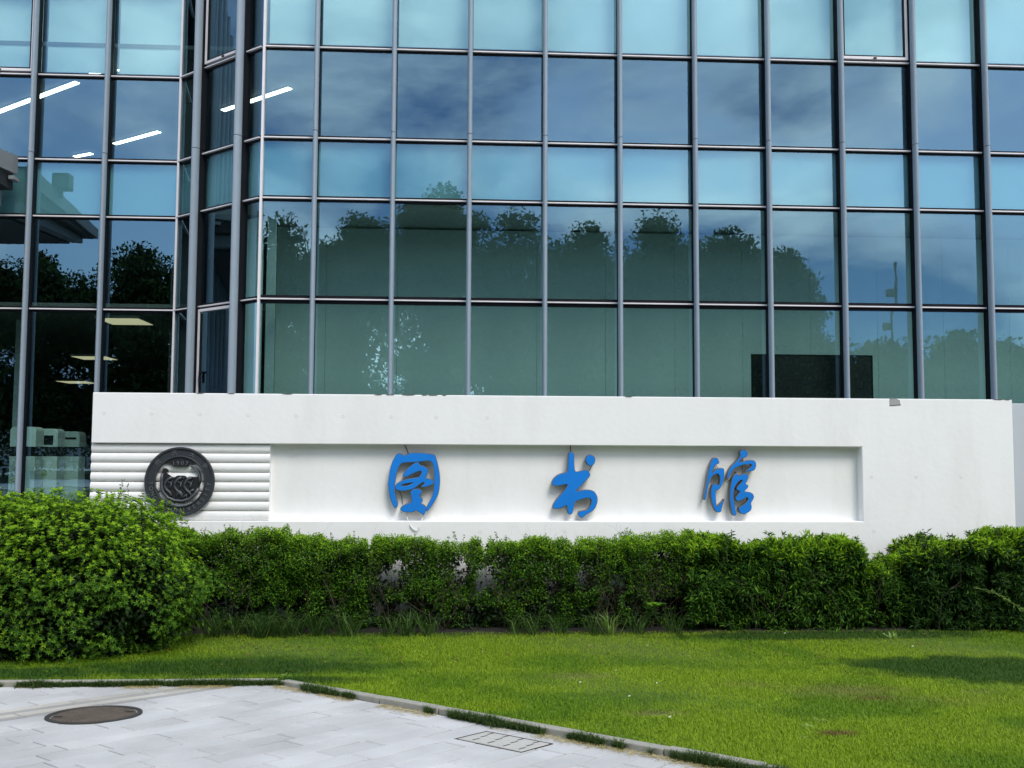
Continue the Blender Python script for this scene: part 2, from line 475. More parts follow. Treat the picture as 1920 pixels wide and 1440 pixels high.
# pavement: a bedding sheet and the slabs laid on it at 45 degrees
PA, PB = R(46), 0.065
ud = np.array([math.cos(PA), math.sin(PA)]); vd = np.array([-math.sin(PA), math.cos(PA)])
mb = MB()
for (x, y) in [(-14, 1.5), (14, 1.5)]: mb.v.append((x, y, G(y) - 0.004))
mb.v += [(14, -2.0 + 0, 0.696)]
mb = MB().poly([(-14, 0, 0.696), (8.6, 0, 0.696), (-1.52, KY + 0.08, G(KY + 0.08) - 0.004), (-14, KY + 0.08, G(KY + 0.08) - 0.004)], [(0, 1, 2, 3)])
pavement = obj('pavement', mb, M['joint'], kind='structure')

def clip(poly, fn):
    out = []
    for i in range(len(poly)):
        a, b = poly[i], poly[(i + 1) % len(poly)]
        fa, fb = fn(a), fn(b)
        if fa >= 0: out.append(a)
        if (fa >= 0) != (fb >= 0):
            t = fa / (fa - fb); out.append((a[0] + (b[0] - a[0]) * t, a[1] + (b[1] - a[1]) * t))
    return out
def prim(poly, top, th, cfn=None):
    mbp = MB(); n = len(poly); r = 0.004
    c = np.mean(poly, axis=0)
    P = [(x + (c[0] - x) * 0.012, y + (c[1] - y) * 0.02) for x, y in poly]
    V = [(x, y, 0.7 - PB * y + top - th) for x, y in poly] + [(x, y, 0.7 - PB * y + top - r) for x, y in poly] + [(x, y, 0.7 - PB * y + top) for x, y in P]
    F = [tuple(2 * n + i for i in range(n))]
    for k in (0, 1):
        for i in range(n):
            j = (i + 1) % n; F.append((k * n + i, k * n + j, (k + 1) * n + j, (k + 1) * n + i))
    return mbp.poly(V, F)
def add_paver(u0, u1, v0, v1, m):
    gp = 0.0045
    q = [(u0 + gp, v0 + gp), (u1 - gp, v0 + gp), (u1 - gp, v1 - gp), (u0 + gp, v1 - gp)]
    poly = [tuple(ud * u + vd * v) for u, v in q]
    poly = clip(poly, lambda p: KY - 0.02 - p[1])
    if len(poly) < 3: return
    poly = clip(poly, lambda p: diag_y(p[0]) - 0.02 - p[1])
    if len(poly) < 3: return
    poly = clip(poly, lambda p: p[0] + 6.3)
    if len(poly) < 3: return
    poly = clip(poly, lambda p: p[1] - 4.9)
    if len(poly) < 3: return
    A = abs(sum(poly[i][0] * poly[(i + 1) % len(poly)][1] - poly[(i + 1) % len(poly)][0] * poly[i][1] for i in range(len(poly)))) / 2
    if A < 0.004: return
    # outside the picture the bedding sheet's own paving takes over
    cx, cyy = np.mean(poly, axis=0)
    if abs(cx - 0.0563 * cyy) > cyy * 0.56 + 0.3: return
    obj('paving_slab', prim(poly, random.uniform(0.010, 0.0135), 0.03), m, pavement)
vlines = [2.6]
while vlines[-1] < 7.7: vlines.append(vlines[-1] + 0.208)
vlines = [v - (vlines[-1] - 7.66) for v in vlines]
seq = [(a, b, 'paver') for a, b in zip(vlines[:-1], vlines[1:])]
for w, k in ((0.10, 'paver_grey'), (0.12, 'paver_tan'), (0.10, 'paver_grey'), (0.12, 'paver_tan')):
    seq.append((seq[-1][1], seq[-1][1] + w, k))
for i in range(16): seq.append((seq[-1][1], seq[-1][1] + 0.208, 'paver'))
for v0, v1, k in seq:
    u = -1.5 + random.uniform(0, 0.6)
    while u < 8.8:
        L = random.choice((0.41, 0.62, 0.62)) if k == 'paver' else 0.62
        add_paver(u, u + L, v0, v1, M[k]); u += L
# plain paving beyond the pieces, around the picture's edge and behind the viewer
mb = MB().poly([(-60, -60, 0.69), (60, -60, 0.69), (60, -0.02, 0.69), (-60, -0.02, 0.69)], [(0, 1, 2, 3)])
obj('forecourt', mb, M['paver'], kind='structure')

# kerb
kerb = obj('kerb', MB().poly([(-9, KY, G(KY) - 0.03), (-1.55, KY, G(KY) - 0.03), (-1.5, KY + .1, G(KY) - 0.03), (-9, KY + .1, G(KY) - 0.03)], [(0, 1, 2, 3)]), M['joint'], kind='structure')
def kerb_stone(a, b, h=0.055, w=0.095):
    a, b = np.array(a), np.array(b)
    d = (b - a) / np.linalg.norm(b - a); nrm = np.array([-d[1], d[0]])
    a = a + d * 0.006; b = b - d * 0.006
    jit = random.uniform(-0.008, 0.008)
    q = [a + nrm * jit, b + nrm * jit, b + nrm * (w + jit), a + nrm * (w + jit)]
    dz = random.uniform(-0.006, 0.008)
    V = [(p[0], p[1], G(p[1]) - 0.05) for p in q] + [(p[0], p[1], G(p[1]) + h + dz) for p in q]
    m_ = MB().poly(V, [(0, 3, 2, 1), (4, 5, 6, 7), (0, 1, 5, 4), (1, 2, 6, 5), (2, 3, 7, 6), (3, 0, 4, 7)])
    obj('kerb_stone', m_, M['kerb'], kerb, bevel=0.008)
x = -8.0
while x < -2.5:
    kerb_stone((x, KY), (x + 0.9, KY)); x += 0.9
kerb_stone((x, KY), (-1.585, KY))
x = -1.56
while x < 5:
    L = 0.48
    kerb_stone((x, diag_y(x)), (x + L, diag_y(x + L))); x += L

# ------------------------------------------------------------------ library building
YG, YL = 18.2, 19.9            # glass plane of the right block and of the set-back left block
build = thing('library_building', 'long glass curtain-walled building with grey mullions behind the white wall', 'building', (2, YG, 1.1))
zs = [1.2, 5.0, 6.88, 8.02, 9.75, 11.65, 13.5, 15.4]
zs_l = [1.15, 5.0, 6.86, 8.01, 9.74, 11.65, 13.5, 15.4]
RX = [-3.63, -2.635, -1.207, 0.207, 1.614, 3.023, 4.451, 5.857, 7.282, 8.699, 10.107, 11.52, 12.93, 14.34]
# --- pane / transom / mullion makers. frame: origin o, along unit t, outward unit n (plan)
def local(o, t, n):
    return lambda s, d, z: (o[0] + t[0] * s + n[0] * d, o[1] + t[1] * s + n[1] * d, z)
unit_cache = {}
def pane(o, t, n, s0, s1, z0, z1, tilt=0.0026, d=0.0, name='glass_pane', parent=None):
    w, h = s1 - s0, z1 - z0
    key = ('pane', round(w, 3), round(h, 3))
    if key not in unit_cache:
        unit_cache[key] = MB().box(-w / 2, w / 2, -0.006, 0.006, -h / 2, h / 2).mesh('glass_pane', M['glass'])
    c = local(o, t, n)((s0 + s1) / 2, d, (z0 + z1) / 2)
    ang = math.atan2(t[1], t[0])
    return link(name, unit_cache[key], parent or build, c, (random.uniform(-tilt, tilt), 0, ang + random.uniform(-tilt, tilt)))
def transom(o, t, n, s0, s1, z, rail=0.024, dark=0.112):
    L = local(o, t, n); w = s1 - s0
    key = ('tr', round(w, 3), dark)
    if key not in unit_cache:
        m_ = MB().box(-w / 2, w / 2, -0.075, -0.02, -rail / 2, rail / 2, 0).box(-w / 2, w / 2, -0.018, 0.05, -dark / 2, dark / 2, 1)
        unit_cache[key] = m_.mesh('transom', [M['rail'], M['gasket']])
    link('transom', unit_cache[key], build, L((s0 + s1) / 2, 0, z), (0, 0, math.atan2(t[1], t[0])))
def mull_mesh(h, rx=0.045, ry=0.085, dist=0.2):
    key = ('mu', round(h, 3), rx)
    if key not in unit_cache:
        m_ = MB(); N = 20; K = max(2, int(h))
        for q in range(K + 1):
            for k in range(N):
                a = 2 * math.pi * k / N
                m_.v.append((rx * math.cos(a), -dist + ry * math.sin(a), h * q / K))
        for q in range(K):
            for k in range(N):
                k2 = (k + 1) % N; m_.f.append((q * N + k, q * N + k2, q * N + N + k2, q * N + N + k)); m_.m.append(0)
        for z, rv in ((0, True), (h, False)):
            b0 = len(m_.v)
            for k in range(N): m_.v.append((rx * math.cos(2 * math.pi * k / N), -dist + ry * math.sin(2 * math.pi * k / N), z))
            m_.f.append(tuple(b0 + k for k in (reversed(range(N)) if rv else range(N)))); m_.m.append(0)
        me = m_.box(-0.026, 0.026, -dist + ry - 0.01, 0.05, 0, h, 1).mesh('mullion', [M['alu'], M['gasket']])
        fl = [True] * (N * K) + [False] * (len(me.polygons) - N * K)
        me.polygons.foreach_set('use_smooth', fl)
        unit_cache[key] = me
    return unit_cache[key]
def mullion(o, t, n, s, z0, z1, joint=8.10, rx=0.045):
    L = local(o, t, n); ang = math.atan2(t[1], t[0])
    for a, b in ((z0, joint - 0.006), (joint + 0.006, z1)):
        link('mullion', mull_mesh(b - a, rx), build, L(s, 0, a), (0, 0, ang))

# right block
o, t, n = (0, YG), (1, 0), (0, -1)
for i in range(len(RX) - 1):
    a, b = RX[i], RX[i + 1]
    for k in range(7):
        if i == 8 and k == 4: continue          # the opening sash
        pane(o, t, n, a + 0.03, b - 0.03, zs[k] + 0.045, zs[k + 1] - 0.045)
    for z in zs[1:-1]: transom(o, t, n, a + 0.027, b - 0.027, z, dark=0.15 if z == 5.0 else 0.112)
for x in RX[1:]: mullion(o, t, n, x, 1.1, 15.45)
# thin post where the right block meets the slanted bay
mb = MB().box(RX[0] - 0.02, RX[0] + 0.025, YG - 0.09, YG + 0.05, 1.1, 15.45)
obj('corner_post', mb, M['rail'], build)
def sash(o, t, n, s0, s1, z0, z1, tilt, d=0.05, parent=None):
    """top-hung opening light: a frame standing proud with its own pane"""
    L = local(o, t, n); ang = math.atan2(t[1], t[0]); w, h = s1 - s0, z1 - z0
    m_ = MB(); fwid = 0.05
    for x0, x1, a, b in ((-w / 2, -w / 2 + fwid, -h, 0), (w / 2 - fwid, w / 2, -h, 0), (-w / 2 + fwid, w / 2 - fwid, -h, -h + fwid), (-w / 2 + fwid, w / 2 - fwid, -fwid, 0)):
        m_.box(x0, x1, -0.045, 0.03, a, b, 0)
    for x0, x1, a, b in ((-w / 2 + fwid, -w / 2 + fwid + .03, -h + fwid + .03, -fwid - .03), (w / 2 - fwid - .03, w / 2 - fwid, -h + fwid + .03, -fwid - .03), (-w / 2 + fwid, w / 2 - fwid, -h + fwid, -h + fwid + .03)):
        m_.box(x0, x1, -0.03, 0.02, a, b, 1)
    s = link('window_sash', m_.mesh('window_sash', [M['rail'], M['gasket']]), build, L((s0 + s1) / 2, d, z1), (-tilt, 0, ang))
    p = MB().box(-w / 2 + .06, w / 2 - .06, -0.012, 0, -h + .06, -.06).mesh('sash_pane', M['glass'])
    pn = bpy.data.objects.new('sash_pane', p); col.objects.link(pn); pn.parent = s
    hd = MB().box(-0.03, 0.03, -0.07, -0.045, -h + 0.008, -h + 0.03).mesh('sash_handle', M['gasket'])
    hn = bpy.data.objects.new('sash_handle', hd); col.objects.link(hn); hn.parent = s
sash(o, t, n, RX[8] + 0.05, RX[9] - 0.05, 9.80, 11.6, 0.004)

# left block, 1.7 m further back
LX = [-18.4, -16.98, -15.56, -14.14, -12.72, -11.30, -9.88, -8.46, -7.03, -5.62]
o, t, n = (0, YL), (1, 0), (0, -1)
for i in range(len(LX) - 1):
    a, b = LX[i], LX[i + 1]
    for k in range(7):
        if i == 6 and k == 4: continue
        pane(o, t, n, a + 0.03, b - 0.03, zs_l[k] + 0.045, zs_l[k + 1] - 0.045)
    for z in zs_l[1:-1]: transom(o, t, n, a + 0.027, b - 0.027, z)
for x in LX[:-1]: mullion(o, t, n, x, 1.05, 15.45)
obj('corner_post', MB().box(LX[-1] - 0.02, LX[-1] + 0.02, YL - 0.09, YL + 0.05, 1.05, 15.45), M['rail'], build)
sash(o, t, n, LX[6] + 0.05, LX[7] - 0.07, 9.79, 11.6, 0.003)

# slanted bay between the two
A2, B2 = np.array([LX[-1], YL]), np.array([RX[0], YG])
tl = np.linalg.norm(B2 - A2); t = tuple((B2 - A2) / tl); n = (t[1], -t[0]); o = tuple(A2)
s1, s2 = 0.315 * tl, 0.815 * tl
for (a, b) in ((0, s1), (s1, s2), (s2, tl)):
    for k in range(7):
        if (a, k) == (s1, 4) or (a, k) == (s1, 0): continue
        pane(o, t, n, a + 0.03, b - 0.03, zs[k] + 0.045, zs[k + 1] - 0.045)
    for z in zs[1:-1]: transom(o, t, n, a + 0.027, b - 0.027, z)
for s in (s1, s2): mullion(o, t, n, s, 1.05, 15.45, rx=0.06)
sash(o, t, n, s1 + 0.07, s2 - 0.05, 9.80, 11.6, 0.002)
sash(o, t, n, s1 + 0.07, s2 - 0.05, 1.3, 4.94, 0.0)
hm = MB().box(-0.02, 0.02, -0.05, -0.02, -0.11, 0.11).box(-0.02, 0.09, -0.05, -0.03, 0.07, 0.11)
link('door_handle', hm.mesh('door_handle', M['gasket']), build, local(o, t, n)(s1 + 0.19, 0.07, 3.62), (0, 0, math.atan2(t[1], t[0])))

# interior
def part(name, m, *boxes, **kw):
    b_ = MB()
    for q in boxes: b_.box(*q)
    return obj(name, b_, M[m], build, **kw)
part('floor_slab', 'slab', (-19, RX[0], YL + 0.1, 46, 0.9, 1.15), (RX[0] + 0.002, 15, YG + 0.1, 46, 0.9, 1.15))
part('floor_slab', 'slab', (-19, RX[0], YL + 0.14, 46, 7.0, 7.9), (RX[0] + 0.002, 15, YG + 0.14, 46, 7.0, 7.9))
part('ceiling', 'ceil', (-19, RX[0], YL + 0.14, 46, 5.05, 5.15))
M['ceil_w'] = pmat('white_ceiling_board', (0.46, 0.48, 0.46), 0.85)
part('ceiling', 'ceil_w', (RX[0] + 0.002, 15, YG + 0.14, 46, 6.76, 6.86), label='white ceiling edge above the blinds')
part('ceiling', 'ceil', (-19, RX[0], YL + 0.14, 46, 10.42, 10.5), (RX[0] + 0.002, 15, YG + 0.5, 46, 10.42, 10.5))
part('roof_slab', 'slab', (-19.2, RX[0], YL - 0.1, 46, 15.5, 16.0), (RX[0] + 0.002, 15, YG - 0.1, 46, 15.5, 16.0))
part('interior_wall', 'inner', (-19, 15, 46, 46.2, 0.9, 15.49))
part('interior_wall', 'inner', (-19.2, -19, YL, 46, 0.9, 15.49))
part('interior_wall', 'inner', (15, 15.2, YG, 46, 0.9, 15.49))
part('interior_wall', 'inner', (-3.5, -3.3, 20.6, 46, 1.16, 6.7), label='dark partition behind the slanted glass bay')
part('interior_wall', 'inner', (-3.3, 15, 21.5, 21.7, 7.9, 10.4))
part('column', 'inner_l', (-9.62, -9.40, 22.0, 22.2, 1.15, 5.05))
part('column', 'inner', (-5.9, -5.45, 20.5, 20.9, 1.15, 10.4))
part('guard_rail', 'screen', (-18.5, LX[-1] - 0.1, YL + 0.08, YL + 0.12, 2.09, 2.28))
for x0, x1 in zip(LX[:-1], LX[1:]):
    part('spandrel_panel', 'spandrel', (x0 + .03, x1 - .03, YL + 0.07, YL + 0.10, 6.9, 7.97))
for i, (x0, x1) in enumerate(zip(RX[:-1], RX[1:])):
    part('spandrel_panel', 'spandrel', (x0 + .03, x1 - .03, YG + 0.07, YG + 0.10, 6.92, 7.98))
    part('roller_blind', 'blind', (x0 + .003, x1 - .003, YG + 1.65, YG + 1.66, 1.3, 6.72))
    part('roller_blind', 'blind_w', (x0 + .06, x1 - .012, YG + 0.12, YG + 0.13, 9.88, 11.6))
for i, (x0, x1) in enumerate(zip(LX[:-1], LX[1:])):
    part('roller_blind', 'blind_w', (x0 + .10, x1 - .012, YL + 0.16, YL + 0.17, 9.88, 11.6))
L = local(o, t, n)
for (a, b) in ((0, s1), (s1, s2), (s2, tl)):
    c = L((a + b) / 2, -0.085, 7.44); hw = (b - a) / 2 - 0.03
    m_ = MB().box(-hw, hw, -0.015, 0.015, -0.53, 0.53)
    link('spandrel_panel', m_.mesh('spandrel_panel', M['spandrel']), build, c, (0, 0, math.atan2(t[1], t[0])))
for (a, b) in ((s1 + 0.45, s2), (s2 + 0.12, tl - 0.1)):
    c = L((a + b) / 2, -0.45, 4.0); hw = (b - a) / 2
    m_ = MB().box(-hw, hw, -0.006, 0.006, -2.8, 2.7)
    link('roller_blind', m_.mesh('roller_blind', M['blind']), build, c, (0, 0, math.atan2(t[1], t[0])))
# terrace the building stands on, closing the gap under the glass
mb = MB().box(-24, LX[-1] - .3, 15.8, YL - 0.12, -0.1, 1.04).box(LX[-1] - .298, 15.2, 16.2, 18.06, -0.1, 1.0)
obj('terrace', mb, M['terrace'], kind='structure')

# lamps inside
def panel_light(x, y, w, d, z, label):
    p = thing('ceiling_light', label, 'ceiling light', (x, y, z), 'square panel lights inside the dark entrance hall')
    obj('light_frame', MB().box(x - w / 2 - .03, x + w / 2 + .03, y - d / 2 - .03, y + d / 2 + .03, z - 0.01, z + 0.05), M['inner_l'], p)
    obj('diffuser', MB().box(x - w / 2, x + w / 2, y - d / 2, y + d / 2, z - 0.02, z - 0.012), M['panel'], p)
panel_light(-7.12, 21.5, 0.86, 1.0, 4.99, 'warm square ceiling panel, largest and highest of three seen through the dark glass')
panel_light(-10.83, 30.1, 1.0, 1.0, 4.99, 'warm square ceiling panel, middle one of three receding into the dark hall')
panel_light(-15.39, 40.9, 1.15, 1.3, 4.99, 'warm square ceiling panel, smallest and lowest of three deep in the dark hall')
def strip_light(a, b, label, w=0.13, z=10.40):
    a, b = np.array(a), np.array(b); c = (a + b) / 2; d = (b - a); Ln = np.linalg.norm(d); d = d / Ln; q = np.array([-d[1], d[0]])
    p = thing('strip_light', label, 'ceiling light', (c[0], c[1], z), 'slanted white strip lights on the upper floor')
    obj('light_housing', MB().obox((c[0], c[1], z), (d[0] * Ln / 2, d[1] * Ln / 2, 0), (q[0] * w / 2, q[1] * w / 2, 0), (0, 0, 0.02)), M['inner_l'], p)
    obj('tube_cover', MB().obox((c[0], c[1], z - 0.03), (d[0] * Ln / 2.01, d[1] * Ln / 2.01, 0), (q[0] * w / 2.1, q[1] * w / 2.1, 0), (0, 0, 0.009)), M['strip'], p)
strip_light((-8.47, 21.92), (-11.6, 24.4), 'longest slanted white strip light, at the upper left edge behind the glass')
strip_light((-7.67, 25.26), (-9.16, 26.37), 'slanted white strip light in the pane left of the slanted bay')
strip_light((-10.09, 27.28), (-10.67, 27.62), 'short white strip light just above a transom, lowest on the upper floor')
strip_light((-7.64, 21.19), (-7.98, 21.40), 'very short white strip light touching the top transom on the left')
strip_light((-6.05, 20.25), (-7.31, 21.2), 'faint strip light behind the pale blind of the upper left block')
strip_light((-3.80, 21.95), (-5.66, 23.54), 'white strip light crossing the slanted bay beside the round mullion')

# kiosks by the entrance, seen through the glass
def kiosk(x, y, w, h, label, kind):
    k = thing('entrance_kiosk', label, 'kiosk', (x, y, 1.15), 'pale kiosks standing in the entrance hall')
    z0, z1, r = 1.15, 1.15 + h, 0.09
    pts = [(x - w / 2, z0), (x + w / 2, z0)]
    for a in range(0, 91, 15): pts.append((x + w / 2 - r + r * math.cos(R(a)), z1 - r + r * math.sin(R(a))))
    for a in range(90, 181, 15): pts.append((x - w / 2 + r + r * math.cos(R(a)), z1 - r + r * math.sin(R(a))))
    obj('cabinet', MB().prism(pts, y - 0.2, y + 0.2), M['kiosk'], k, bevel=0.012)
    if kind == 0: obj('logo_plate', MB().box(x - 0.05, x + 0.07, y - 0.206, y - 0.201, z1 - 0.16, z1 - 0.12), M['edge'], k)
    if kind == 1: obj('screen', MB().box(x - w * .36, x + w * .30, y - 0.206, y - 0.201, z1 - 0.34, z1 - 0.14), M['screen'], k)
    if kind == 2: obj('slot', MB().box(x - w * .40, x + w * .36, y - 0.206, y - 0.201, z1 - 0.17, z1 - 0.13), M['screen'], k)
    obj('door_panel', MB().box(x - w * .42, x + w * .42, y - 0.205, y - 0.2005, z0 + 0.1, z0 + 0.85), M['kiosk'], k)
kiosk(-8.70, 20.6, 0.51, 1.53, 'pale rounded kiosk nearest the glass, tallest and leftmost of three', 0)
kiosk(-8.53, 21.35, 0.44, 1.51, 'pale rounded kiosk with a dark screen, middle of three', 1)
kiosk(-8.36, 22.05, 0.46, 1.47, 'pale kiosk with a thin dark slot, partly behind the white wall', 2)

# black board standing behind the glass on the right
bd = thing('display_board', 'large black board standing behind the glass above the white wall', 'board', (6.6, 18.42, 1.15))
obj('board_panel', MB().box(5.62, 7.93, 18.40, 18.44, 2.0, 4.08), M['board'], bd)
obj('board_frame', MB().box(5.60, 5.62, 18.39, 18.45, 1.16, 4.10).box(7.93, 7.95, 18.39, 18.45, 1.16, 4.10).box(5.62, 7.93, 18.39, 18.45, 4.08, 4.10), M['gasket'], bd)

# entrance canopy at the far left
cn = thing('entrance_canopy', 'white metal entrance canopy fixed to the glass at the left edge', 'canopy', (-10, YL - 2, 6.9))
E_ = []
def cprism(x0, x1, pts, m, name, **k):
    """outline in (y, z) extruded along x"""
    N = len(pts)
    V = [(x0, y, z) for y, z in pts] + [(x1, y, z) for y, z in pts]
    F = [tuple(range(N)), tuple(reversed(range(N, 2 * N)))] + [(i + N, (i + 1) % N + N, (i + 1) % N, i) for i in range(N)]
    return obj(name, MB().poly(V, F), M[m], cn, **k)
YW = YL - 0.30
cprism(-17, -8.74, [(YW, 7.30), (15.75, 7.28), (15.75, 7.50), (YW, 7.95)], 'canopy_dark', 'roof_deck')
cprism(-8.74, -8.66, [(YW, 7.62), (15.7, 7.3), (15.7, 7.52), (YW, 7.99)], 'canopy', 'fascia')
cprism(-9.2, -8.95, [(YW, 6.98), (15.9, 7.14), (15.9, 7.27), (YW, 7.29)], 'canopy', 'edge_beam')
cprism(-17, -9.25, [(YW, 6.94), (15.9, 7.12), (15.9, 7.2), (YW, 7.2)], 'canopy_dark', 'soffit')
cprism(-8.95, -8.76, [(YW, 7.3), (YW - 1.2, 7.3), (YW - 1.2, 7.52), (YW, 7.6)], 'canopy', 'bracket')
cprism(-8.70, -8.60, [(YW - .04, 7.45), (YW - .3, 7.45), (YW - .3, 7.52), (YW - .04, 7.52)], 'canopy', 'bracket')
fl = thing('floodlight', 'dark box floodlight standing on the canopy edge, mirrored in the glass', 'floodlight', (-8.62, 18.1, 7.75))
obj('lamp_body', MB().box(-8.80, -8.42, 17.95, 18.25, 7.86, 8.22), M['pole'], fl, bevel=0.04)
obj('lamp_bracket', MB().box(-8.66, -8.60, 18.06, 18.14, 7.70, 7.86), M['pole'], fl)

# ------------------------------------------------------------------ white sign wall
WY = 12.9
wall = thing('sign_wall', 'long white rendered sign wall with a recessed panel behind the hedge', 'wall', (1.4, WY + 0.2, 0))
xsW, zsW = [-4.65, -2.40, 5.405, 7.49], [-0.1, 1.315, 2.303, 2.95]
YB = WY + 0.42
mb = MB()
idx = {}
for i, x in enumerate(xsW):
    for j, z in enumerate(zsW):
        for k, y in ((0, WY), (1, YB)):
            idx[i, j, k] = len(mb.v); mb.v.append((x, y, z))
rec = {(0, 1): WY + 0.10, (1, 1): WY + 0.155}
def F_(*q): mb.f.append(tuple(q)); mb.m.append(0)
for i in range(3):
    for j in range(3):
        if (i, j) not in rec: F_(idx[i, j, 0], idx[i + 1, j, 0], idx[i + 1, j + 1, 0], idx[i, j + 1, 0])
        F_(idx[i, j + 1, 1], idx[i + 1, j + 1, 1], idx[i + 1, j, 1], idx[i, j, 1])
for i in range(3):
    F_(idx[i, 3, 0], idx[i + 1, 3, 0], idx[i + 1, 3, 1], idx[i, 3, 1])
    F_(idx[i, 0, 1], idx[i + 1, 0, 1], idx[i + 1, 0, 0], idx[i, 0, 0])
for j in range(3):
    F_(idx[3, j, 0], idx[3, j, 1], idx[3, j + 1, 1], idx[3, j + 1, 0])
    if j != 1: F_(idx[0, j, 1], idx[0, j, 0], idx[0, j + 1, 0], idx[0, j + 1, 1])
# recess faces
def V_(x, y, z): mb.v.append((x, y, z)); return len(mb.v) - 1
y1, y2 = rec[0, 1], rec[1, 1]
x0, x1, x2 = xsW[0], xsW[1], xsW[2]; za, zb = zsW[1], zsW[2]
p = {(k, z): V_(x, y, z) for z in (za, zb) for k, (x, y) in {'l1': (x0, y1), 'm1': (x1, y1), 'm2': (x1, y2), 'r2': (x2, y2)}.items()}
F_(p['l1', za], p['m1', za], p['m1', zb], p['l1', zb])
F_(p['m1', za], p['m2', za], p['m2', zb], p['m1', zb])
F_(p['m2', za], p['r2', za], p['r2', zb], p['m2', zb])
F_(p['r2', za], idx[2, 1, 0], idx[2, 2, 0], p['r2', zb])
F_(idx[0, 1, 0], idx[1, 1, 0], p['m1', za], p['l1', za])
F_(idx[1, 1, 0], idx[2, 1, 0], p['r2', za], p['m2', za], p['m1', za])
F_(p['l1', zb], p['m1', zb], idx[1, 2, 0], idx[0, 2, 0])
F_(p['m1', zb], p['m2', zb], p['r2', zb], idx[2, 2, 0], idx[1, 2, 0])
F_(idx[0, 1, 1], idx[0, 1, 0], p['l1', za]); F_(idx[0, 1, 1], p['l1', za], p['l1', zb], idx[0, 2, 1]); F_(p['l1', zb], idx[0, 2, 0], idx[0, 2, 1])
body = obj('wall_body', mb, M['wall'], wall, bevel=0.010)
# horizontal ribs behind the emblem
NR = 8; rh = (zb - za) / NR
for k in range(NR):
    m_ = MB(); NP = 10
    for xx in (x0 - 0.012, x1 + 0.0):
        for q in range(NP + 1):
            a = math.pi * q / NP
            m_.v.append((xx, y1 - 0.005 - 0.052 * math.sin(a) ** 0.7, za + rh * k + rh * 0.5 - rh * 0.485 * math.cos(a)))
    for q in range(NP): m_.f.append((q, NP + 1 + q, NP + 2 + q, q + 1)); m_.m.append(0)
    m_.f.append(tuple(range(NP + 1))); m_.f.append(tuple(reversed(range(NP + 1, 2 * NP + 2)))); m_.m += [0, 0]
    obj('rib', m_, M['wall'], wall)
# tie holes: shallow dished plugs
th = MB(); NP = 14
for q in range(NP):
    a = 2 * math.pi * q / NP
    for r_, d_ in ((0.026, 0.0), (0.019, -0.0035), (0.011, 0.001)): th.v.append((r_ * math.cos(a), d_, r_ * math.sin(a)))
th.v.append((0, 0.0012 - 0.002, 0))
for q in range(NP):
    b_ = ((q + 1) % NP) * 3; a_ = q * 3
    th.f += [(a_, b_, b_ + 1, a_ + 1), (a_ + 1, b_ + 1, b_ + 2, a_ + 2), (a_ + 2, b_ + 2, NP * 3)]; th.m += [0, 0, 0]
thm = th.mesh('tie_hole', M['hole'], smooth=True)
def wxz(px, py, Y): return ((px - 855) / 1850 * Y * 1.0, 2.2 + (849 - py) / 1850 * Y)
holes = [(-4.50, 2.69), (-3.90, 2.685), (-3.29, 2.68), (-2.68, 2.675), (-2.06, 2.67), (-1.46, 2.667), (-0.84, 2.663), (-0.26, 2.66), (0.41, 2.66),
         (-0.95, 1.185), (0.32, 1.185), (1.43, 1.185), (2.62, 1.185), (5.53, 1.91), (6.14, 1.91), (6.76, 1.91), (5.55, 1.19), (6.16, 1.19)]
for x, z in holes: link('tie_hole', thm, wall, (x, WY - 0.0005, z))
def blotch(name, x, z, w, h, m, seed, y=WY - 0.002, top=False, label=None):
    r_ = random.Random(seed); pts = []
    for q in range(11):
        a = 2 * math.pi * q / 11; k = r_.uniform(0.65, 1.1)
        zz = z + math.sin(a) * h / 2 * k
        if top: zz = min(zz, zsW[3] + 0.001)
        pts.append((x + math.cos(a) * w / 2 * k, zz))
    obj(name, MB().prism(pts, y, y + 0.008), M[m], wall, label=label)
blotch('render_patch', 5.86, 2.90, 0.20, 0.13, 'stain', 3, WY - 0.0015, label='dark edge of the broken patch')
blotch('render_patch', 5.86, 2.905, 0.18, 0.11, 'chip', 3, WY - 0.004, label='bare grey patch broken out of the top edge')
for i, (x, w) in enumerate([(-1.02, .10), (-0.86, .12), (-0.63, .16), (-0.42, .09), (-0.30, .14), (-0.16, .06), (2.27, .10), (-3.30, .12), (-2.90, .10), (-2.18, .14), (7.30, .14), (7.42, .10)]):
    blotch('paint_chip', x, zsW[3] - 0.003, w, 0.015, 'stain', i, WY - 0.003)
# second wall, set back beyond the right end
w2 = thing('side_wall', 'shaded white wall set back past the right end of the sign wall', 'wall', (10, 13.8, 0))
M['wall_shade'] = pmat('shaded_render', (0.47, 0.51, 0.54), 0.8, var=0.05, scale=2, bump=0.003, bscale=14)  # white render darkened: the wall's shade is painted into its base colour
obj('wall_body', MB().box(7.60, 14.0, 13.45, 13.85, -0.1, 2.93), M['wall_shade'], w2, bevel=0.01)

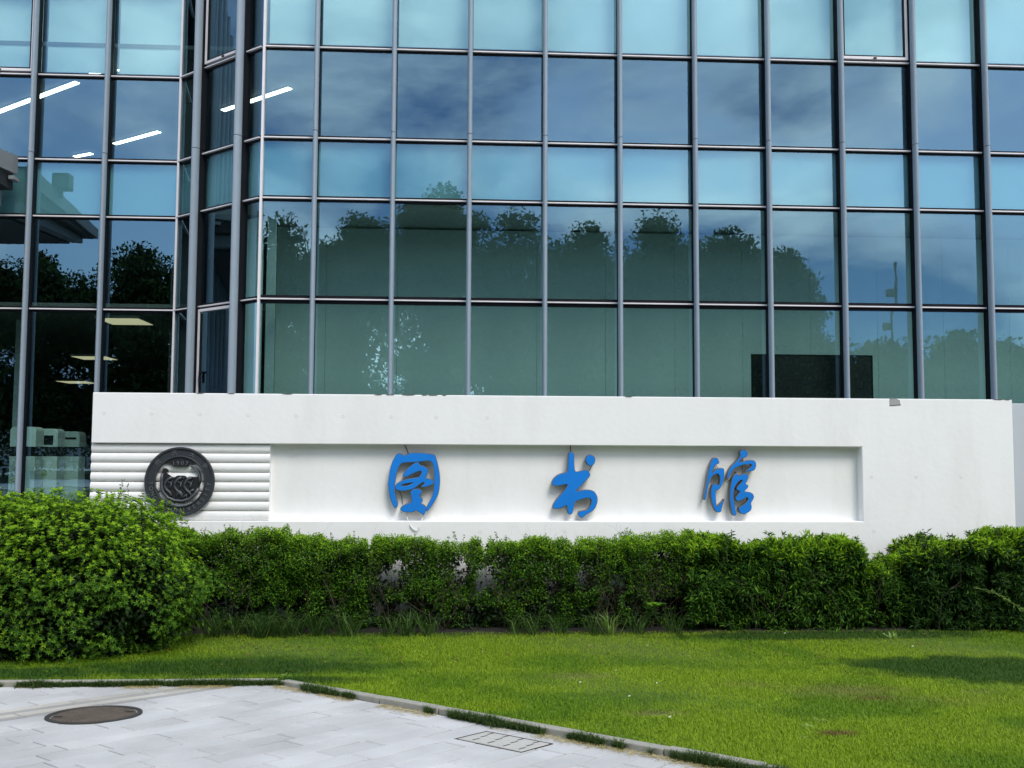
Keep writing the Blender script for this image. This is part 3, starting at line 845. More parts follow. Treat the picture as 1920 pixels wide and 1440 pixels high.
# ------------------------------------------------------------------ the three blue characters (traced strokes, real depth)
def smooth_pts(pts, it=2):
    for _ in range(it):
        out = []
        for i in range(len(pts)):
            a, b = np.array(pts[i], float), np.array(pts[(i + 1) % len(pts)], float)
            out += [tuple(a * .75 + b * .25), tuple(a * .25 + b * .75)]
        pts = out
    return pts
LYF, LYB = 12.93, 13.015
def stroke(parent, offx, pts, holes=()):
    def conv(q): 
        out = []
        for zx, zy in smooth_pts(q, 2):
            X, Z = wxz(offx + zx / 9.6, 830 + zy / 9.6 - 0.0026 * (offx + zx / 9.6 - 855), LYF); out.append((X, Z))
        return out
    cu = bpy.data.curves.new('outline', 'CURVE'); cu.dimensions = '2D'; cu.fill_mode = 'BOTH'
    for q in [pts] + list(holes):
        c = conv(q); sp_ = cu.splines.new('POLY'); sp_.points.add(len(c) - 1); sp_.use_cyclic_u = True
        for i_, (X, Z) in enumerate(c): sp_.points[i_].co = (X, Z, 0, 1)
    def grow(ext, y):
        cu.extrude = ext
        ob = bpy.data.objects.new('tmp', cu); col.objects.link(ob)
        me = bpy.data.meshes.new_from_object(ob.evaluated_get(bpy.context.evaluated_depsgraph_get()))
        bpy.data.objects.remove(ob)
        rl = root_loc(parent)
        for v in me.vertices: v.co = Vector((v.co.x - rl.x, y - v.co.z - rl.y, v.co.y - rl.z))
        me.flip_normals() if False else None
        return me
    cu.offset = 0.006
    me = grow((LYB - LYF - 0.004) / 2, (LYF + 0.004 + LYB) / 2); me.materials.clear(); me.materials.append(M['side'])
    st = link('stroke', me, parent)
    cu.offset = 0.0
    me2 = grow(0.003, LYF); me2.materials.clear(); me2.materials.append(M['blue'])
    f = link('stroke_face', me2, st)
    return st
C1 = thing('sign_character', 'blue cut-out Chinese character enclosed in a rounded frame, on the white wall', 'sign letter', (-0.52, 13.0, 1.37), 'blue raised characters in the wall recess')
stroke(C1, 720, [(285,200),(315,205),(345,235),(375,243),(420,222),(480,198),(560,190),(680,192),(800,205),(890,220),(925,238),(940,290),(965,370),(990,480),(1010,620),(1010,720),(1000,840),(985,910),(965,960),(930,1030),(890,1090),(850,1150),(820,1190),(785,1220),(775,1200),(785,1150),(820,1085),(860,1010),(895,930),(910,850),(918,760),(920,650),(918,540),(908,450),(890,385),(865,345),(830,322),(770,322),(690,335),(600,343),(500,350),(420,352),(365,355),(320,375),(290,410),(262,460),(240,530),(222,610),(212,700),(203,790),(210,870),(225,960),(250,1040),(265,1090),(258,1140),(232,1165),(205,1145),(175,1085),(145,1010),(125,920),(115,840),(100,760),(105,690),(115,600),(125,510),(145,420),(175,330),(205,275),(235,230),(260,205)])
stroke(C1, 720, [(610,350),(635,375),(655,410),(700,420),(750,440),(790,470),(800,510),(785,560),(760,620),(750,640),(800,650),(860,665),(895,685),(903,710),(885,740),(840,765),(770,785),(700,797),(672,795),(720,765),(745,735),(740,712),(715,703),(670,725),(620,765),(580,800),(530,825),(470,840),(400,855),(330,858),(270,850),(235,825),(222,795),(232,760),(265,725),(320,695),(390,668),(470,648),(550,638),(620,632),(655,605),(685,565),(690,525),(672,502),(635,505),(580,525),(520,555),(450,590),(395,615),(365,605),(358,580),(375,545),(420,490),(480,430),(550,380)],
       [[(310,765),(350,780),(410,778),(460,765),(510,745),(545,720),(545,708),(500,712),(430,722),(370,735),(325,752)]])
stroke(C1, 720, [(600,830),(650,835),(685,860),(690,890),(665,930),(640,950),(680,980),(703,1020),(700,1055),(665,1090),(720,1110),(760,1140),(770,1170),(760,1230),(740,1275),(715,1285),(695,1255),(650,1235),(600,1200),(575,1205),(560,1225),(500,1240),(420,1235),(350,1220),(320,1190),(325,1160),(370,1125),(440,1095),(520,1072),(520,1020),(515,970),(500,925),(495,885),(525,850),(560,832)])
C2 = thing('sign_character', 'blue cut-out Chinese character with crossing strokes and one round dot', 'sign letter', (1.52, 13.0, 1.37), 'blue raised characters in the wall recess')
stroke(C2, 1020, [(480,170),(510,172),(538,200),(545,250),(542,330),(545,420),(555,500),(580,530),(640,520),(700,503),(760,492),(800,505),(825,545),(832,590),(810,620),(760,670),(700,730),(640,790),(585,850),(572,878),(640,870),(720,855),(800,848),(870,860),(920,890),(955,950),(968,1010),(960,1080),(930,1160),(880,1215),(830,1245),(780,1270),(730,1310),(695,1345),(670,1345),(660,1310),(640,1310),(620,1260),(640,1235),(720,1225),(790,1210),(830,1160),(860,1095),(868,1040),(850,1000),(815,982),(760,985),(680,1005),(610,1030),(560,1050),(545,1110),(530,1190),(515,1260),(480,1280),(450,1275),(435,1230),(425,1150),(415,1110),(380,1125),(320,1160),(260,1175),(165,1178),(165,1140),(190,1080),(240,1010),(310,930),(380,850),(430,770),(435,745),(400,735),(320,755),(240,770),(180,765),(150,740),(150,700),(185,640),(240,590),(310,560),(380,545),(425,530),(440,480),(442,400),(448,300),(450,220),(455,180)])
stroke(C2, 1020, [(845,218),(895,235),(925,280),(925,330),(905,375),(870,410),(830,405),(795,385),(770,340),(752,305),(770,255),(805,228)])
C3 = thing('sign_character', 'blue cut-out Chinese character of two slim halves showing dark edges, nearest the recess end', 'sign letter', (3.60, 13.0, 1.37), 'blue raised characters in the wall recess')
stroke(C3, 1310, [(350,268),(385,280),(405,320),(412,355),(395,368),(360,375),(330,400),(305,450),(285,510),(268,575),(330,500),(390,468),(440,455),(495,460),(502,510),(500,600),(485,690),(455,760),(425,810),(385,840),(345,850),(338,900),(340,980),(345,1060),(350,1130),(362,1150),(420,1110),(480,1050),(503,1005),(490,1060),(460,1130),(445,1200),(435,1240),(395,1248),(350,1230),(310,1160),(285,1080),(265,980),(262,900),(270,820),(290,760),(330,735),(375,755),(405,780),(425,730),(435,650),(425,590),(400,555),(360,548),(310,570),(270,600),(235,660),(215,730),(195,820),(180,900),(165,980),(150,1030),(130,1010),(140,940),(165,820),(185,700),(205,600),(225,500),(250,400),(280,320),(310,275)])
stroke(C3, 1310, [(870,120),(910,135),(938,170),(935,215),(905,250),(860,255),(830,265),(800,310),(770,345),(830,345),(900,330),(970,312),(1040,310),(1080,335),(1095,385),(1085,440),(1060,485),(1010,500),(960,495),(890,525),(930,490),(985,450),(1025,405),(1015,380),(980,370),(900,378),(820,395),(740,425),(680,460),(640,510),(610,570),(590,620),(565,640),(555,625),(575,560),(600,490),(640,420),(700,365),(760,310),(800,250),(815,215),(800,170),(820,135)])
stroke(C3, 1310, [(735,555),(770,600),(840,565),(910,558),(945,580),(945,620),(920,680),(885,745),(940,760),(940,800),(900,835),(860,880),(930,885),(1000,900),(1040,940),(1045,990),(1010,1040),(985,1090),(1003,1150),(990,1210),(930,1250),(850,1283),(800,1260),(770,1210),(775,1165),(830,1140),(900,1090),(945,1030),(945,985),(910,970),(860,1000),(800,1030),(750,1045),(715,1020),(715,985),(760,930),(800,880),(790,860),(755,855),(730,825),(760,780),(810,730),(850,680),(845,660),(800,665),(750,700),(705,760),(675,840),(662,920),(665,1000),(680,1100),(700,1200),(718,1300),(685,1308),(655,1290),(635,1200),(618,1100),(610,1000),(612,900),(625,800),(640,700),(665,620),(700,575)])
def P3(px, py, Y):
    Y = min(Y, 13.045)
    x, z = wxz(px, py - 0.0026 * (px - 855), Y); return (x, Y, z)
def studs(c, pts):
    m_ = MB()
    for px, py in pts:
        a = P3(px, py, LYB); m_.tube([(a[0], LYB - 0.002, a[2]), (a[0], 13.056, a[2])], 0.008, 6)
    obj('stud', m_, M['wire'], c)
studs(C1, [(735, 880), (822, 900), (780, 935), (780, 897), (745, 940)]); studs(C2, [(1070, 860), (1060, 905), (1110, 865), (1118, 945)]); studs(C3, [(1333, 895), (1385, 885), (1380, 950), (1398, 845), (1345, 950)])
def cable(parent, pts, r, m='wire', name='wire'):
    return obj(name, MB().tube([P3(*q) for q in pts], r, 5), M[m], parent)
cable(C1, [(759, 834, 13.06), (763, 842, 13.05), (767, 852, 13.03)], 0.006)
cable(C1, [(750, 918, 13.06), (755, 930, 13.07), (757, 945, 13.07)], 0.004)
cable(C2, [(1070, 834, 13.06), (1070, 850, 13.02)], 0.006)
cable(C2, [(1111, 872, 13.05), (1108, 878, 13.06), (1104, 884, 13.05)], 0.004)
cable(C3, [(1347, 869, 13.04), (1350, 878, 13.03)], 0.004)
cable(C3, [(1399, 852, 13.04), (1398, 870, 13.05), (1397, 890, 13.03)], 0.004)
cable(C3, [(1366, 896, 13.04), (1374, 903, 13.03)], 0.005)
lc = obj('loose_cable', MB().tube([P3(*q) for q in [(765.5, 958, 13.02), (765, 967, 12.99), (768, 976, 12.93), (772, 985, 12.885), (778, 991, 12.88), (784, 994, 12.88), (788, 988, 12.885), (791, 978, 12.92), (795, 968, 12.98), (798, 960, 13.0)]], 0.0075, 6), M['cable'])
tag(lc, 'loose white cable dangling in a loop under the framed blue character', 'cable')
hk = obj('wire_hook', MB().tube([P3(*q) for q in [(545, 842, 13.08), (547, 848, 13.0), (553, 847, 12.98), (559, 845, 12.98)]], 0.005, 5), M['cable'])
tag(hk, 'small bent wire hook poking from the recess beside the ribbed panel', 'hook')

# ------------------------------------------------------------------ emblem
EX, EZ, ER = -3.525, 1.814, 0.443
EY = 12.945
emb = thing('round_emblem', 'round black metal university emblem mounted on the ribbed white panel', 'emblem', (EX, EY, EZ - ER))
def ring(r0, r1, y0, y1, NN=72):
    m_ = MB()
    for q in range(NN):
        a = 2 * math.pi * q / NN; c_, s_ = math.cos(a), math.sin(a)
        for r_, y in ((r0, y0), (r1, y0), (r1, y1), (r0, y1)): m_.v.append((EX + r_ * ER * c_, y, EZ + r_ * ER * s_))
    for q in range(NN):
        a, b = q * 4, ((q + 1) % NN) * 4
        for k in range(4): m_.f.append((a + k, a + (k + 1) % 4, b + (k + 1) % 4, b + k)); m_.m.append(0)
    return m_
obj('ring', ring(0.70, 0.985, EY - 0.045, EY - 0.005), M['iron'], emb)
obj('outer_rim', ring(0.93, 1.0, EY - 0.062, EY - 0.046), M['iron'], emb, bevel=0.006)
obj('inner_rim', ring(0.70, 0.745, EY - 0.060, EY - 0.046), M['iron'], emb, bevel=0.005)
def E3(u, v): return (EX + u * ER, EZ + v * ER)
def glyph(ch, ang, size, rad, rot, y=EY - 0.046, ext=0.006, m='iron'):
    cu = bpy.data.curves.new('glyph', 'FONT'); cu.body = ch; cu.size = size * ER; cu.extrude = ext
    cu.align_x = 'CENTER'; cu.align_y = 'CENTER'
    ob = bpy.data.objects.new('tmp', cu); col.objects.link(ob)
    me = bpy.data.meshes.new_from_object(ob.evaluated_get(bpy.context.evaluated_depsgraph_get()))
    bpy.data.objects.remove(ob)
    c_, s_ = math.cos(rot), math.sin(rot)
    ox, oz = rad * ER * math.cos(ang), rad * ER * math.sin(ang)
    rl = root_loc(emb)
    for v in me.vertices:
        x, yy, z = v.co
        v.co = Vector((EX + ox + x * c_ - yy * s_ - rl.x, y - z - rl.y, EZ + oz + x * s_ + yy * c_ - rl.z))
    me.materials.clear(); me.materials.append(M[m])
    return link('letter', me, emb)
M['glyph'] = pmat('emblem_letter', (0.13, 0.14, 0.155), 0.35, var=0.2, scale=20, spec=0.6)
for ch, a in zip('\u540c\u6d4e\u5927\u5b66', (139, 102, 66, 33)): glyph(ch, R(a), 0.165, 0.835, R(a - 90), m='glyph')
txt = 'TONGJI UNIVERSITY'
for k, ch in enumerate(txt):
    if ch == ' ': continue
    a = 183 + (355 - 183) * k / (len(txt) - 1)
    glyph(ch, R(a), 0.17, 0.835, R(a + 90), m='glyph')
# year plate
pl = []
for q in range(13):
    a = R(126 - 72 * q / 12); pl.append(E3(0.715 * math.cos(a), 0.715 * math.sin(a)))
pl += [E3(0.27, 0.53), E3(0.20, 0.43), E3(-0.20, 0.43), E3(-0.27, 0.53)]
obj('year_plate', MB().prism(pl, EY - 0.045, EY - 0.012), M['iron_dark'], emb)
for k, ch in enumerate('1907'): glyph(ch, R(90), 0.165, 0.54, R(0) + R(6 - 4 * k), y=EY - 0.046, m='glyph').location = ((k - 1.5) * 0.125 * ER, 0, -abs(k - 1.5) * 0.006)
M['wave'] = pmat('emblem_wave', (0.07, 0.076, 0.088), 0.4, var=.2, scale=20, spec=.6)
# boat with three figures
def Z4(zx, zy): return E3((zx - 697) / 597, (665 - zy) / 597)
boat = [(385,560),(375,510),(400,470),(395,440),(430,432),(462,440),(500,480),(480,500),(440,505),(480,535),(520,555),(560,590),(620,585),(640,560),(700,560),(780,562),(815,605),(850,575),(900,580),(985,585),(1020,560),(1000,500),(960,440),(880,395),(900,395),(985,440),(1040,520),(1060,600),(1045,700),(1020,790),(990,860),(930,940),(850,1000),(760,1030),(640,1030),(540,1000),(450,930),(385,840),(365,720),(372,620)]
obj('boat_plate', MB().prism([Z4(*q) for q in smooth_pts(boat, 1)], EY - 0.030, EY - 0.008), M['iron_dark'], emb)
def ribbon(pts, r=0.017):
    q = [Vector((Z4(*p_)[0], EY - 0.038, Z4(*p_)[1])) for p_ in pts]
    m_ = MB().tube(q, r, 6)
    obj('wave_line', m_, M['wave'], emb, smooth=True)
for dx in (0, 165, 335):
    ribbon([(560 + dx, 590), (500 + dx, 620), (455 + dx, 680), (440 + dx, 740), (470 + dx, 800), (530 + dx, 850), (560 + dx, 910)], 0.016)
    ribbon([(600 + dx, 590), (575 + dx, 660), (540 + dx, 690), (490 + dx, 665)], 0.009)
    ribbon([(555 + dx, 680), (545 + dx, 760), (500 + dx, 810)], 0.009)
ribbon([(395, 520), (385, 620), (385, 740), (420, 850), (500, 940), (620, 990), (740, 1000), (860, 965), (960, 880), (1020, 780)], 0.020)
ribbon([(880, 395), (960, 450), (1015, 530), (1035, 620), (1030, 700)], 0.013)
ribbon([(640, 850), (700, 830), (740, 880), (720, 950)], 0.012)
ribbon([(840, 930), (850, 850), (890, 820), (940, 800)], 0.012)
ribbon([(640, 950), (660, 880), (690, 850)], 0.010); ribbon([(740, 950), (820, 890), (815, 960)], 0.010)
for u, v in ((-0.70, 0.0), (0.70, 0.0), (0.62, -0.28), (-0.60, -0.30), (-0.14, -0.62), (0.14, -0.62)):
    x_, z_ = E3(u * 0.93, v * 0.93); x2_, z2_ = E3(u * 1.02, v * 1.02)
    obj('lug', MB().tube([(x_, EY - 0.025, z_), (x2_, EY - 0.025, z2_)], 0.012, 6), M['iron'], emb)
obj('mount_stud', MB().tube([(EX - .37, EY - 0.006, EZ), (EX - .37, WY + 0.06, EZ)], 0.012).tube([(EX + .37, EY - 0.006, EZ), (EX + .37, WY + 0.06, EZ)], 0.012), M['wire'], emb)

# ------------------------------------------------------------------ plants
def tri_mesh(name, V, F, m):
    me = bpy.data.meshes.new(name)
    V = np.ascontiguousarray(V, np.float32); F = np.ascontiguousarray(F, np.int32)
    me.vertices.add(len(V)); me.vertices.foreach_set('co', V.ravel())
    me.loops.add(F.size); me.loops.foreach_set('vertex_index', F.ravel())
    me.polygons.add(len(F)); me.polygons.foreach_set('loop_start', np.arange(0, F.size, F.shape[1], dtype=np.int32))
    me.polygons.foreach_set('loop_total', np.full(len(F), F.shape[1], np.int32)) if False else None
    me.materials.append(m)
    me.update(calc_edges=True)
    return me
def unit(a): return a / np.maximum(np.linalg.norm(a, axis=1, keepdims=True), 1e-9)
def leaf_mesh(name, P, D, Nn, Ln, Wd, m, off, fold=0.25, bend=0.15):
    """one folded leaf per row: base P, direction D, face normal Nn, length, width"""
    P = np.asarray(P, float) - np.array(off, float)
    D = unit(D); S = unit(np.cross(D, Nn)); U = np.cross(S, D)
    Ln = np.broadcast_to(np.asarray(Ln, float).reshape(-1, 1), (len(P), 1)); Wd = np.broadcast_to(np.asarray(Wd, float).reshape(-1, 1), (len(P), 1))
    mid = P + D * Ln * 0.45
    V = np.stack([P, mid + S * Wd / 2 + U * Wd * fold, P + D * Ln - U * Ln * bend, mid - S * Wd / 2 + U * Wd * fold], 1).reshape(-1, 3)
    i = np.arange(len(P))[:, None] * 4
    F = np.concatenate([i + np.array([[0, 1, 2]]), i + np.array([[0, 2, 3]])], 1).reshape(-1, 3)
    return tri_mesh(name, V, F, m)
def rand_dirs(k): return unit(rng.normal(size=(k, 3)))

def foliage(parent, name, P, m, ln, wd, outward=None, upbias=0.3, fold=0.25, label=None, droop=0.0):
    k = len(P)
    D = rand_dirs(k) * 1.0 + np.array([0, -0.35, upbias - droop])
    if outward is not None: D = D + outward * 0.8
    Nn = rand_dirs(k) * 0.6 + np.array([0, -0.3, 0.9])
    s = rng.uniform(0.6, 1.15, k)
    me = leaf_mesh(name, P, D, Nn, ln * s, wd * s, m, root_loc(parent), fold)
    return link(name, me, parent, kind='stuff', label=label)

def branches(parent, x0, x1, y0, y1, zt, k, seed, lean=0.25, thick=0.006, fork=3, zb_=0.0):
    r_ = random.Random(seed); m_ = MB()
    for _ in range(k):
        bx, by = r_.uniform(x0 + .1, x1 - .1), r_.uniform(y0 + .1, y1 - .1)
        def grow(p, d, L_, rad, depth):
            pts = [p]; rs = [rad]
            q = Vector(p); dd = Vector(d)
            for s_ in range(5):
                dd = (dd + Vector((r_.gauss(0, .22), r_.gauss(0, .22), r_.gauss(0.02, .15)))).normalized()
                q = q + dd * L_ / 5
                q.x = min(max(q.x, x0), x1); q.y = min(max(q.y, y0), y1)
                pts.append(tuple(q)); rs.append(rad * (1 - 0.13 * (s_ + 1)))
            m_.tube(pts, rs, 4, cap=False)
            if depth:
                for _k in range(2):
                    j = r_.randint(2, 5); dv = (dd + Vector((r_.gauss(0, .8), r_.gauss(0, .6), r_.uniform(-.1, .7)))).normalized()
                    grow(pts[j], dv, L_ * r_.uniform(.4, .7), rs[j] * 0.7, depth - 1)
        grow((bx, by, G(by) + zb_), (r_.gauss(0, lean), r_.gauss(0, lean), 1), zt * r_.uniform(.6, .85), thick * r_.uniform(.7, 1.4), fork)
    return obj('branchwork', m_, M['twig'], parent, kind='stuff')

def sprigs(parent, spots, m, ln, wd, seed):
    """thin upright shoots with a few leaves"""
    r_ = random.Random(seed); m_ = MB(); P = []; D = []
    for x, y, z, h in spots:
        dx, dy = r_.gauss(0, .22), r_.gauss(0, .12)
        pts = [(x + dx * h * s + r_.gauss(0, .006), y + dy * h * s, z - 0.15 + (h + .15) * s) for s in (0, .3, .6, .85, 1)]
        m_.tube(pts, [0.003, .0026, .002, .0016, .001], 3, cap=False)
        for k in range(int(4 + h * 55)):
            s = r_.uniform(0.25, 1.0); i = min(int(s * 4), 3); f = s * 4 - i
            a, b = Vector(pts[i]), Vector(pts[i + 1]); P.append(tuple(a + (b - a) * f)); D.append((r_.gauss(0, 1), r_.gauss(-.2, .7), r_.uniform(-.1, .9)))
    obj('shoot', m_, M['twig'], parent, kind='stuff')
    P = np.array(P); D = np.array(D); k = len(P)
    me = leaf_mesh('shoot_leaf', P, D, rand_dirs(k) + np.array([0, -.5, .6]), ln * rng.uniform(.6, 1.1, k), wd, m, root_loc(parent))
    link('shoot_leaf', me, parent, kind='stuff')

# --- big rounded bush of leaf stars
BC, BR_ = np.array([-4.42, 11.15, 0.66]), np.array([1.49, 1.0, 0.92])
bush = thing('round_bush', 'big rounded bright green bush with star-shaped leaf clusters, at the left', 'shrub', (BC[0], BC[1], 0))
def bush_shell(k, lo, hi):
    d = rand_dirs(k * 2); d = d[d[:, 2] > -0.72][:k]
    e = 3.0
    r_ = (np.sum(np.abs(d) ** e, 1)) ** (-1 / e)
    lump = 0.74 + 0.38 * vnoise(d, 2.3, 5) + 0.26 * vnoise(d, 6, 8)
    f = rng.uniform(lo, hi, len(d)) * r_ * lump
    P = BC + d * f[:, None] * BR_
    low_ = np.clip(P[:, 2] / .65, 0, 1)
    P[:, 0] = np.where(P[:, 0] < BC[0], BC[0] + (P[:, 0] - BC[0]) * (.08 + .92 * low_), BC[0] + (P[:, 0] - BC[0]) * (.86 + .14 * low_))
    P[:, 2] -= np.clip(-4.6 - P[:, 0], 0, 2) * .10 * low_
    return P, d
P, d = bush_shell(13500, 0.80, 1.05)
gap = vnoise(P, 4.0, 21); keep = gap + 0.35 * np.clip(P[:, 2], 0, 1.5) > 0.52
P, d = P[keep], d[keep]
k = len(P); ax = unit(d * 0.8 + np.array([0, -0.15, 0.55]) + rng.normal(size=(k, 3)) * 0.35)
e1 = unit(np.cross(ax, rand_dirs(k))); e2 = np.cross(ax, e1)
LP, LD, LN = [], [], []
ph = rng.uniform(0, 6.28, k)
for q in range(6):
    a = ph + q * 2 * math.pi / 6 + rng.normal(0, .2, k)
    D = e1 * np.cos(a)[:, None] + e2 * np.sin(a)[:, None] + ax * rng.uniform(.25, .8, (k, 1))
    LP.append(P); LD.append(D); LN.append(ax)
LP, LD, LN = map(np.concatenate, (LP, LD, LN))
s = np.tile(rng.uniform(0.6, 1.35, k), 6)
me = leaf_mesh('foliage', LP, LD, LN, 0.034 * s, 0.0120 * s, M['leaf_bush'], root_loc(bush))
link('foliage', me, bush, kind='stuff')
k0 = LP.shape[0] // 6
tops = (rng.uniform(size=k0) < np.clip((LP[:k0, 2] - .75) / .6, 0.03, 1))
T_ = np.tile(tops, 6)
me = leaf_mesh('lit_top_foliage', LP[T_] + np.array([0, 0, .025]), LD[T_] + np.array([0, 0, .25]), LN[T_], 0.035 * s[T_], 0.0125 * s[T_], M['leaf_lit_top'], root_loc(bush))
link('lit_top_foliage', me, bush, kind='stuff')  # paler leaf stars, thicker with height, painting the lit top
P, d = bush_shell(46000, 0.30, 0.90)
foliage(bush, 'inner_foliage', P, M['leaf_shade'], 0.08, 0.042)
branches(bush, -5.4, -3.4, 10.7, 11.9, 1.1, 26, 3, thick=0.009)
sp_ = [(a, b, c - .12, d + .04) for a, b, c, d in [(-4.85, 11.1, 1.62, .36), (-4.55, 11.2, 1.66, .40), (-4.40, 11.3, 1.66, .26), (-4.1, 11.1, 1.66, .22), (-3.75, 11.2, 1.62, .34), (-3.62, 11.3, 1.6, .30), (-3.70, 11.15, 1.6, .24), (-3.3, 11.2, 1.58, .22), (-5.0, 11, 1.62, .2), (-4.7, 10.9, 1.6, .2)]]
for q in range(130):
    a_ = random.uniform(-1, 1); sx = BC[0] + a_ * 1.35
    sp_.append((sx, 10.7 + random.uniform(0, .8), BC[2] + .92 * (1 - abs(a_) ** 2.6) ** (1 / 2.6) - random.uniform(.0, .12), random.uniform(.06, .26)))
sprigs(bush, sp_, M['leaf_bush'], 0.035, 0.013, 4)

# --- hedge
HG = 'clipped hedge shrubs along the white wall'
GAPS = [(-0.76, 0.66, .15, .12), (0.10, 0.72, .11, .14), (0.36, 0.64, .15, .18), (1.60, .62, .10, .12), (2.04, .58, .11, .14), (5.36, .90, .12, .14)]
def in_gap(P, seed):
    g_ = np.zeros(len(P))
    for x, z, rx, rz in GAPS:
        g_ = np.maximum(g_, 1.0 - np.sqrt(((P[:, 0] - x) / rx) ** 2 + ((P[:, 2] - z) / rz) ** 2) + (vnoise(P, 6, seed) - .5) * 1.7 + (vnoise(P, 13, seed) - .5) * .7)
    return (g_ > 0) & (rng.uniform(size=len(P)) < .965)
def hedge_shrub(label, x0, x1, top, N, m, ln, wd, seed, low=0.35, y0=11.98, y1=12.68, tw=14, sparse=0.0, core=0.5, name='hedge_shrub', round_=0.09, droop=0.0, bare=0.0, thin=0.0):
    top -= 0.13
    h = thing(name, label, 'shrub', ((x0 + x1) / 2, (y0 + y1) / 2, 0.0), HG)
    def cloud(k, sd, needk, pw=0.75):
        P = np.stack([rng.uniform(x0, x1, k), rng.uniform(y0, y1, k), rng.uniform(0.02, 1, k) ** pw * (top + .1)], 1)
        wob = (vnoise(P * np.array([1, 1, 0]), 2.2, seed) - 0.5) * 0.20 + (vnoise(P * np.array([1, 1, 0]), 9, seed + 1) - .5) * 0.15
        ed = np.minimum(P[:, 0] - x0, x1 - P[:, 0]); rd = np.clip(1 - ed / round_, 0, 1) ** 2 * 0.15
        fr_ = np.clip((P[:, 1] - y0) / .3, 0, 1)
        ztop = top + wob - rd - (1 - fr_) ** 2 * 0.22
        frac = P[:, 2] / top
        dens = vnoise(P, 3.4, seed + 2) * 0.5 + vnoise(P, 7.5, seed + 3) * 0.5
        need = 0.22 + np.clip(0.66 - frac, 0, 1) / 0.66 * low * needk + sparse
        # the face is not flat: clumps come forward, hollows go back
        face = y0 + 0.26 * vnoise(P * np.array([1, 0, 1]), 3.6, seed + 5) + 0.14 * vnoise(P * np.array([1, 0, 1]), 10, seed + 6) + bare * np.clip(.6 - frac, 0, 1)
        keep = (P[:, 2] < ztop) & (dens > need) & (P[:, 1] > face) & ~in_gap(P, seed)
        return P[keep], ztop[keep], face[keep]
    P, zt, fc = cloud(N * 6, 0, 1.0)
    shell = np.minimum(P[:, 1] - fc, zt - P[:, 2])
    P = P[rng.uniform(size=len(P)) < np.clip(1.1 - shell / 0.22, core * 0.25, 1)][:int(N * 1.4)]
    foliage(h, 'foliage', P, m, ln, wd, droop=droop)
    P, zt, fc = cloud(int((x1 - x0) * 24000), 40, 0.55, 1.0)
    P = P[(zt - P[:, 2] > .08) & (P[:, 1] - fc > .07)][:int((x1 - x0) * (7500 - 3500 * thin))]
    foliage(h, 'inner_foliage', P, M['leaf_shade'], 0.06, 0.034)
    P, zt, fc = cloud(int((x1 - x0) * 14000), 50, 1.0, .25)
    P = P[(zt - P[:, 2] < .10 + .10 * rng.uniform(size=len(P)))][:int((x1 - x0) * 5600)]
    foliage(h, 'lit_top_foliage', P + np.array([0, 0, .02]), M['leaf_lit_top'], ln * .95, wd * .95, upbias=.9)  # pale top layer paints the lit upper edge of the hedge
    branches(h, x0 + .02, x1 - .02, y0 + .08, y1 - .05, top, tw, seed)
    if thin: branches(h, x0 + .02, x1 - .02, y0 + .2, y1 - .08, top * .9, 12, seed + 50, lean=.5, thick=.0045, fork=4)
    r_ = random.Random(seed)
    sprigs(h, [(r_.uniform(x0 + .1, x1 - .1), r_.uniform(y0 + .15, y1 - .2), top - 0.06, r_.uniform(.05, .22)) for _ in range(int((x1 - x0) * 16))], m, ln * .9, wd * .9, seed + 9)
    return h
hedge_shrub('dark shaded hedge shrub growing right against the big round bush', -3.50, -2.0, 1.31, 17500, M['leaf_hedge'], 0.030, 0.017, 11, low=0.42, tw=12)
hedge_shrub('green hedge shrub below the right end of the ribbed panel', -2.05, -1.05, 1.24, 11000, M['leaf_hedge'], 0.030, 0.017, 12, low=0.46, tw=14)
hedge_shrub('twiggy hedge shrub right below the framed blue character', -1.05, 0.36, 1.19, 12500, M['leaf_hedge'], 0.030, 0.017, 13, low=0.52, tw=24, thin=.6)
hedge_shrub('leafy hedge shrub between two see-through gaps, left of the crossed character', 0.36, 1.50, 1.21, 10500, M['leaf_hedge'], 0.030, 0.017, 14, low=0.48, tw=18, thin=.6)
hedge_shrub('thin hedge shrub with bare stems beneath, below the character with a dot', 1.48, 2.10, 1.17, 4300, M['leaf_hedge'], 0.030, 0.017, 15, low=0.55, sparse=0.06, tw=14, thin=.6)
hedge_shrub('flat-topped hedge shrub with bare dark stems, left of the long-leaved shrubs', 2.0, 2.95, 1.25, 8500, M['leaf_hedge'], 0.034, 0.017, 16, low=0.52, tw=26, thin=.6)
hedge_shrub('dense long-leaved shrub below the last blue character', 2.85, 4.05, 1.21, 12500, M['leaf_nandina'], 0.085, 0.021, 17, low=0.05, y0=11.85, tw=8, core=.8, droop=.25)
hedge_shrub('dense long-leaved shrub below the recess end', 3.95, 5.08, 1.20, 12000, M['leaf_nandina'], 0.085, 0.021, 18, low=0.05, y0=11.85, tw=8, core=.8, droop=.25)
hedge_shrub('low sparse shrub with wispy leaves in the dip of the hedge', 5.02, 5.72, 0.97, 3600, M['leaf_nandina'], 0.075, 0.017, 19, low=0.12, sparse=0.06, y0=11.9, tw=8)
hedge_shrub('tall dark long-leaved shrub in front of the wall end', 5.62, 6.75, 1.24, 13000, M['leaf_dark'], 0.088, 0.021, 20, low=0.03, y0=11.75, tw=8, core=.9, droop=.2, round_=.35)
hg = hedge_shrub('tall dark long-leaved shrub at the right edge, with an arching pale frond', 6.65, 8.4, 1.28, 17000, M['leaf_dark'], 0.088, 0.021, 22, low=0.03, y0=11.7, tw=8, core=.9, droop=.2)
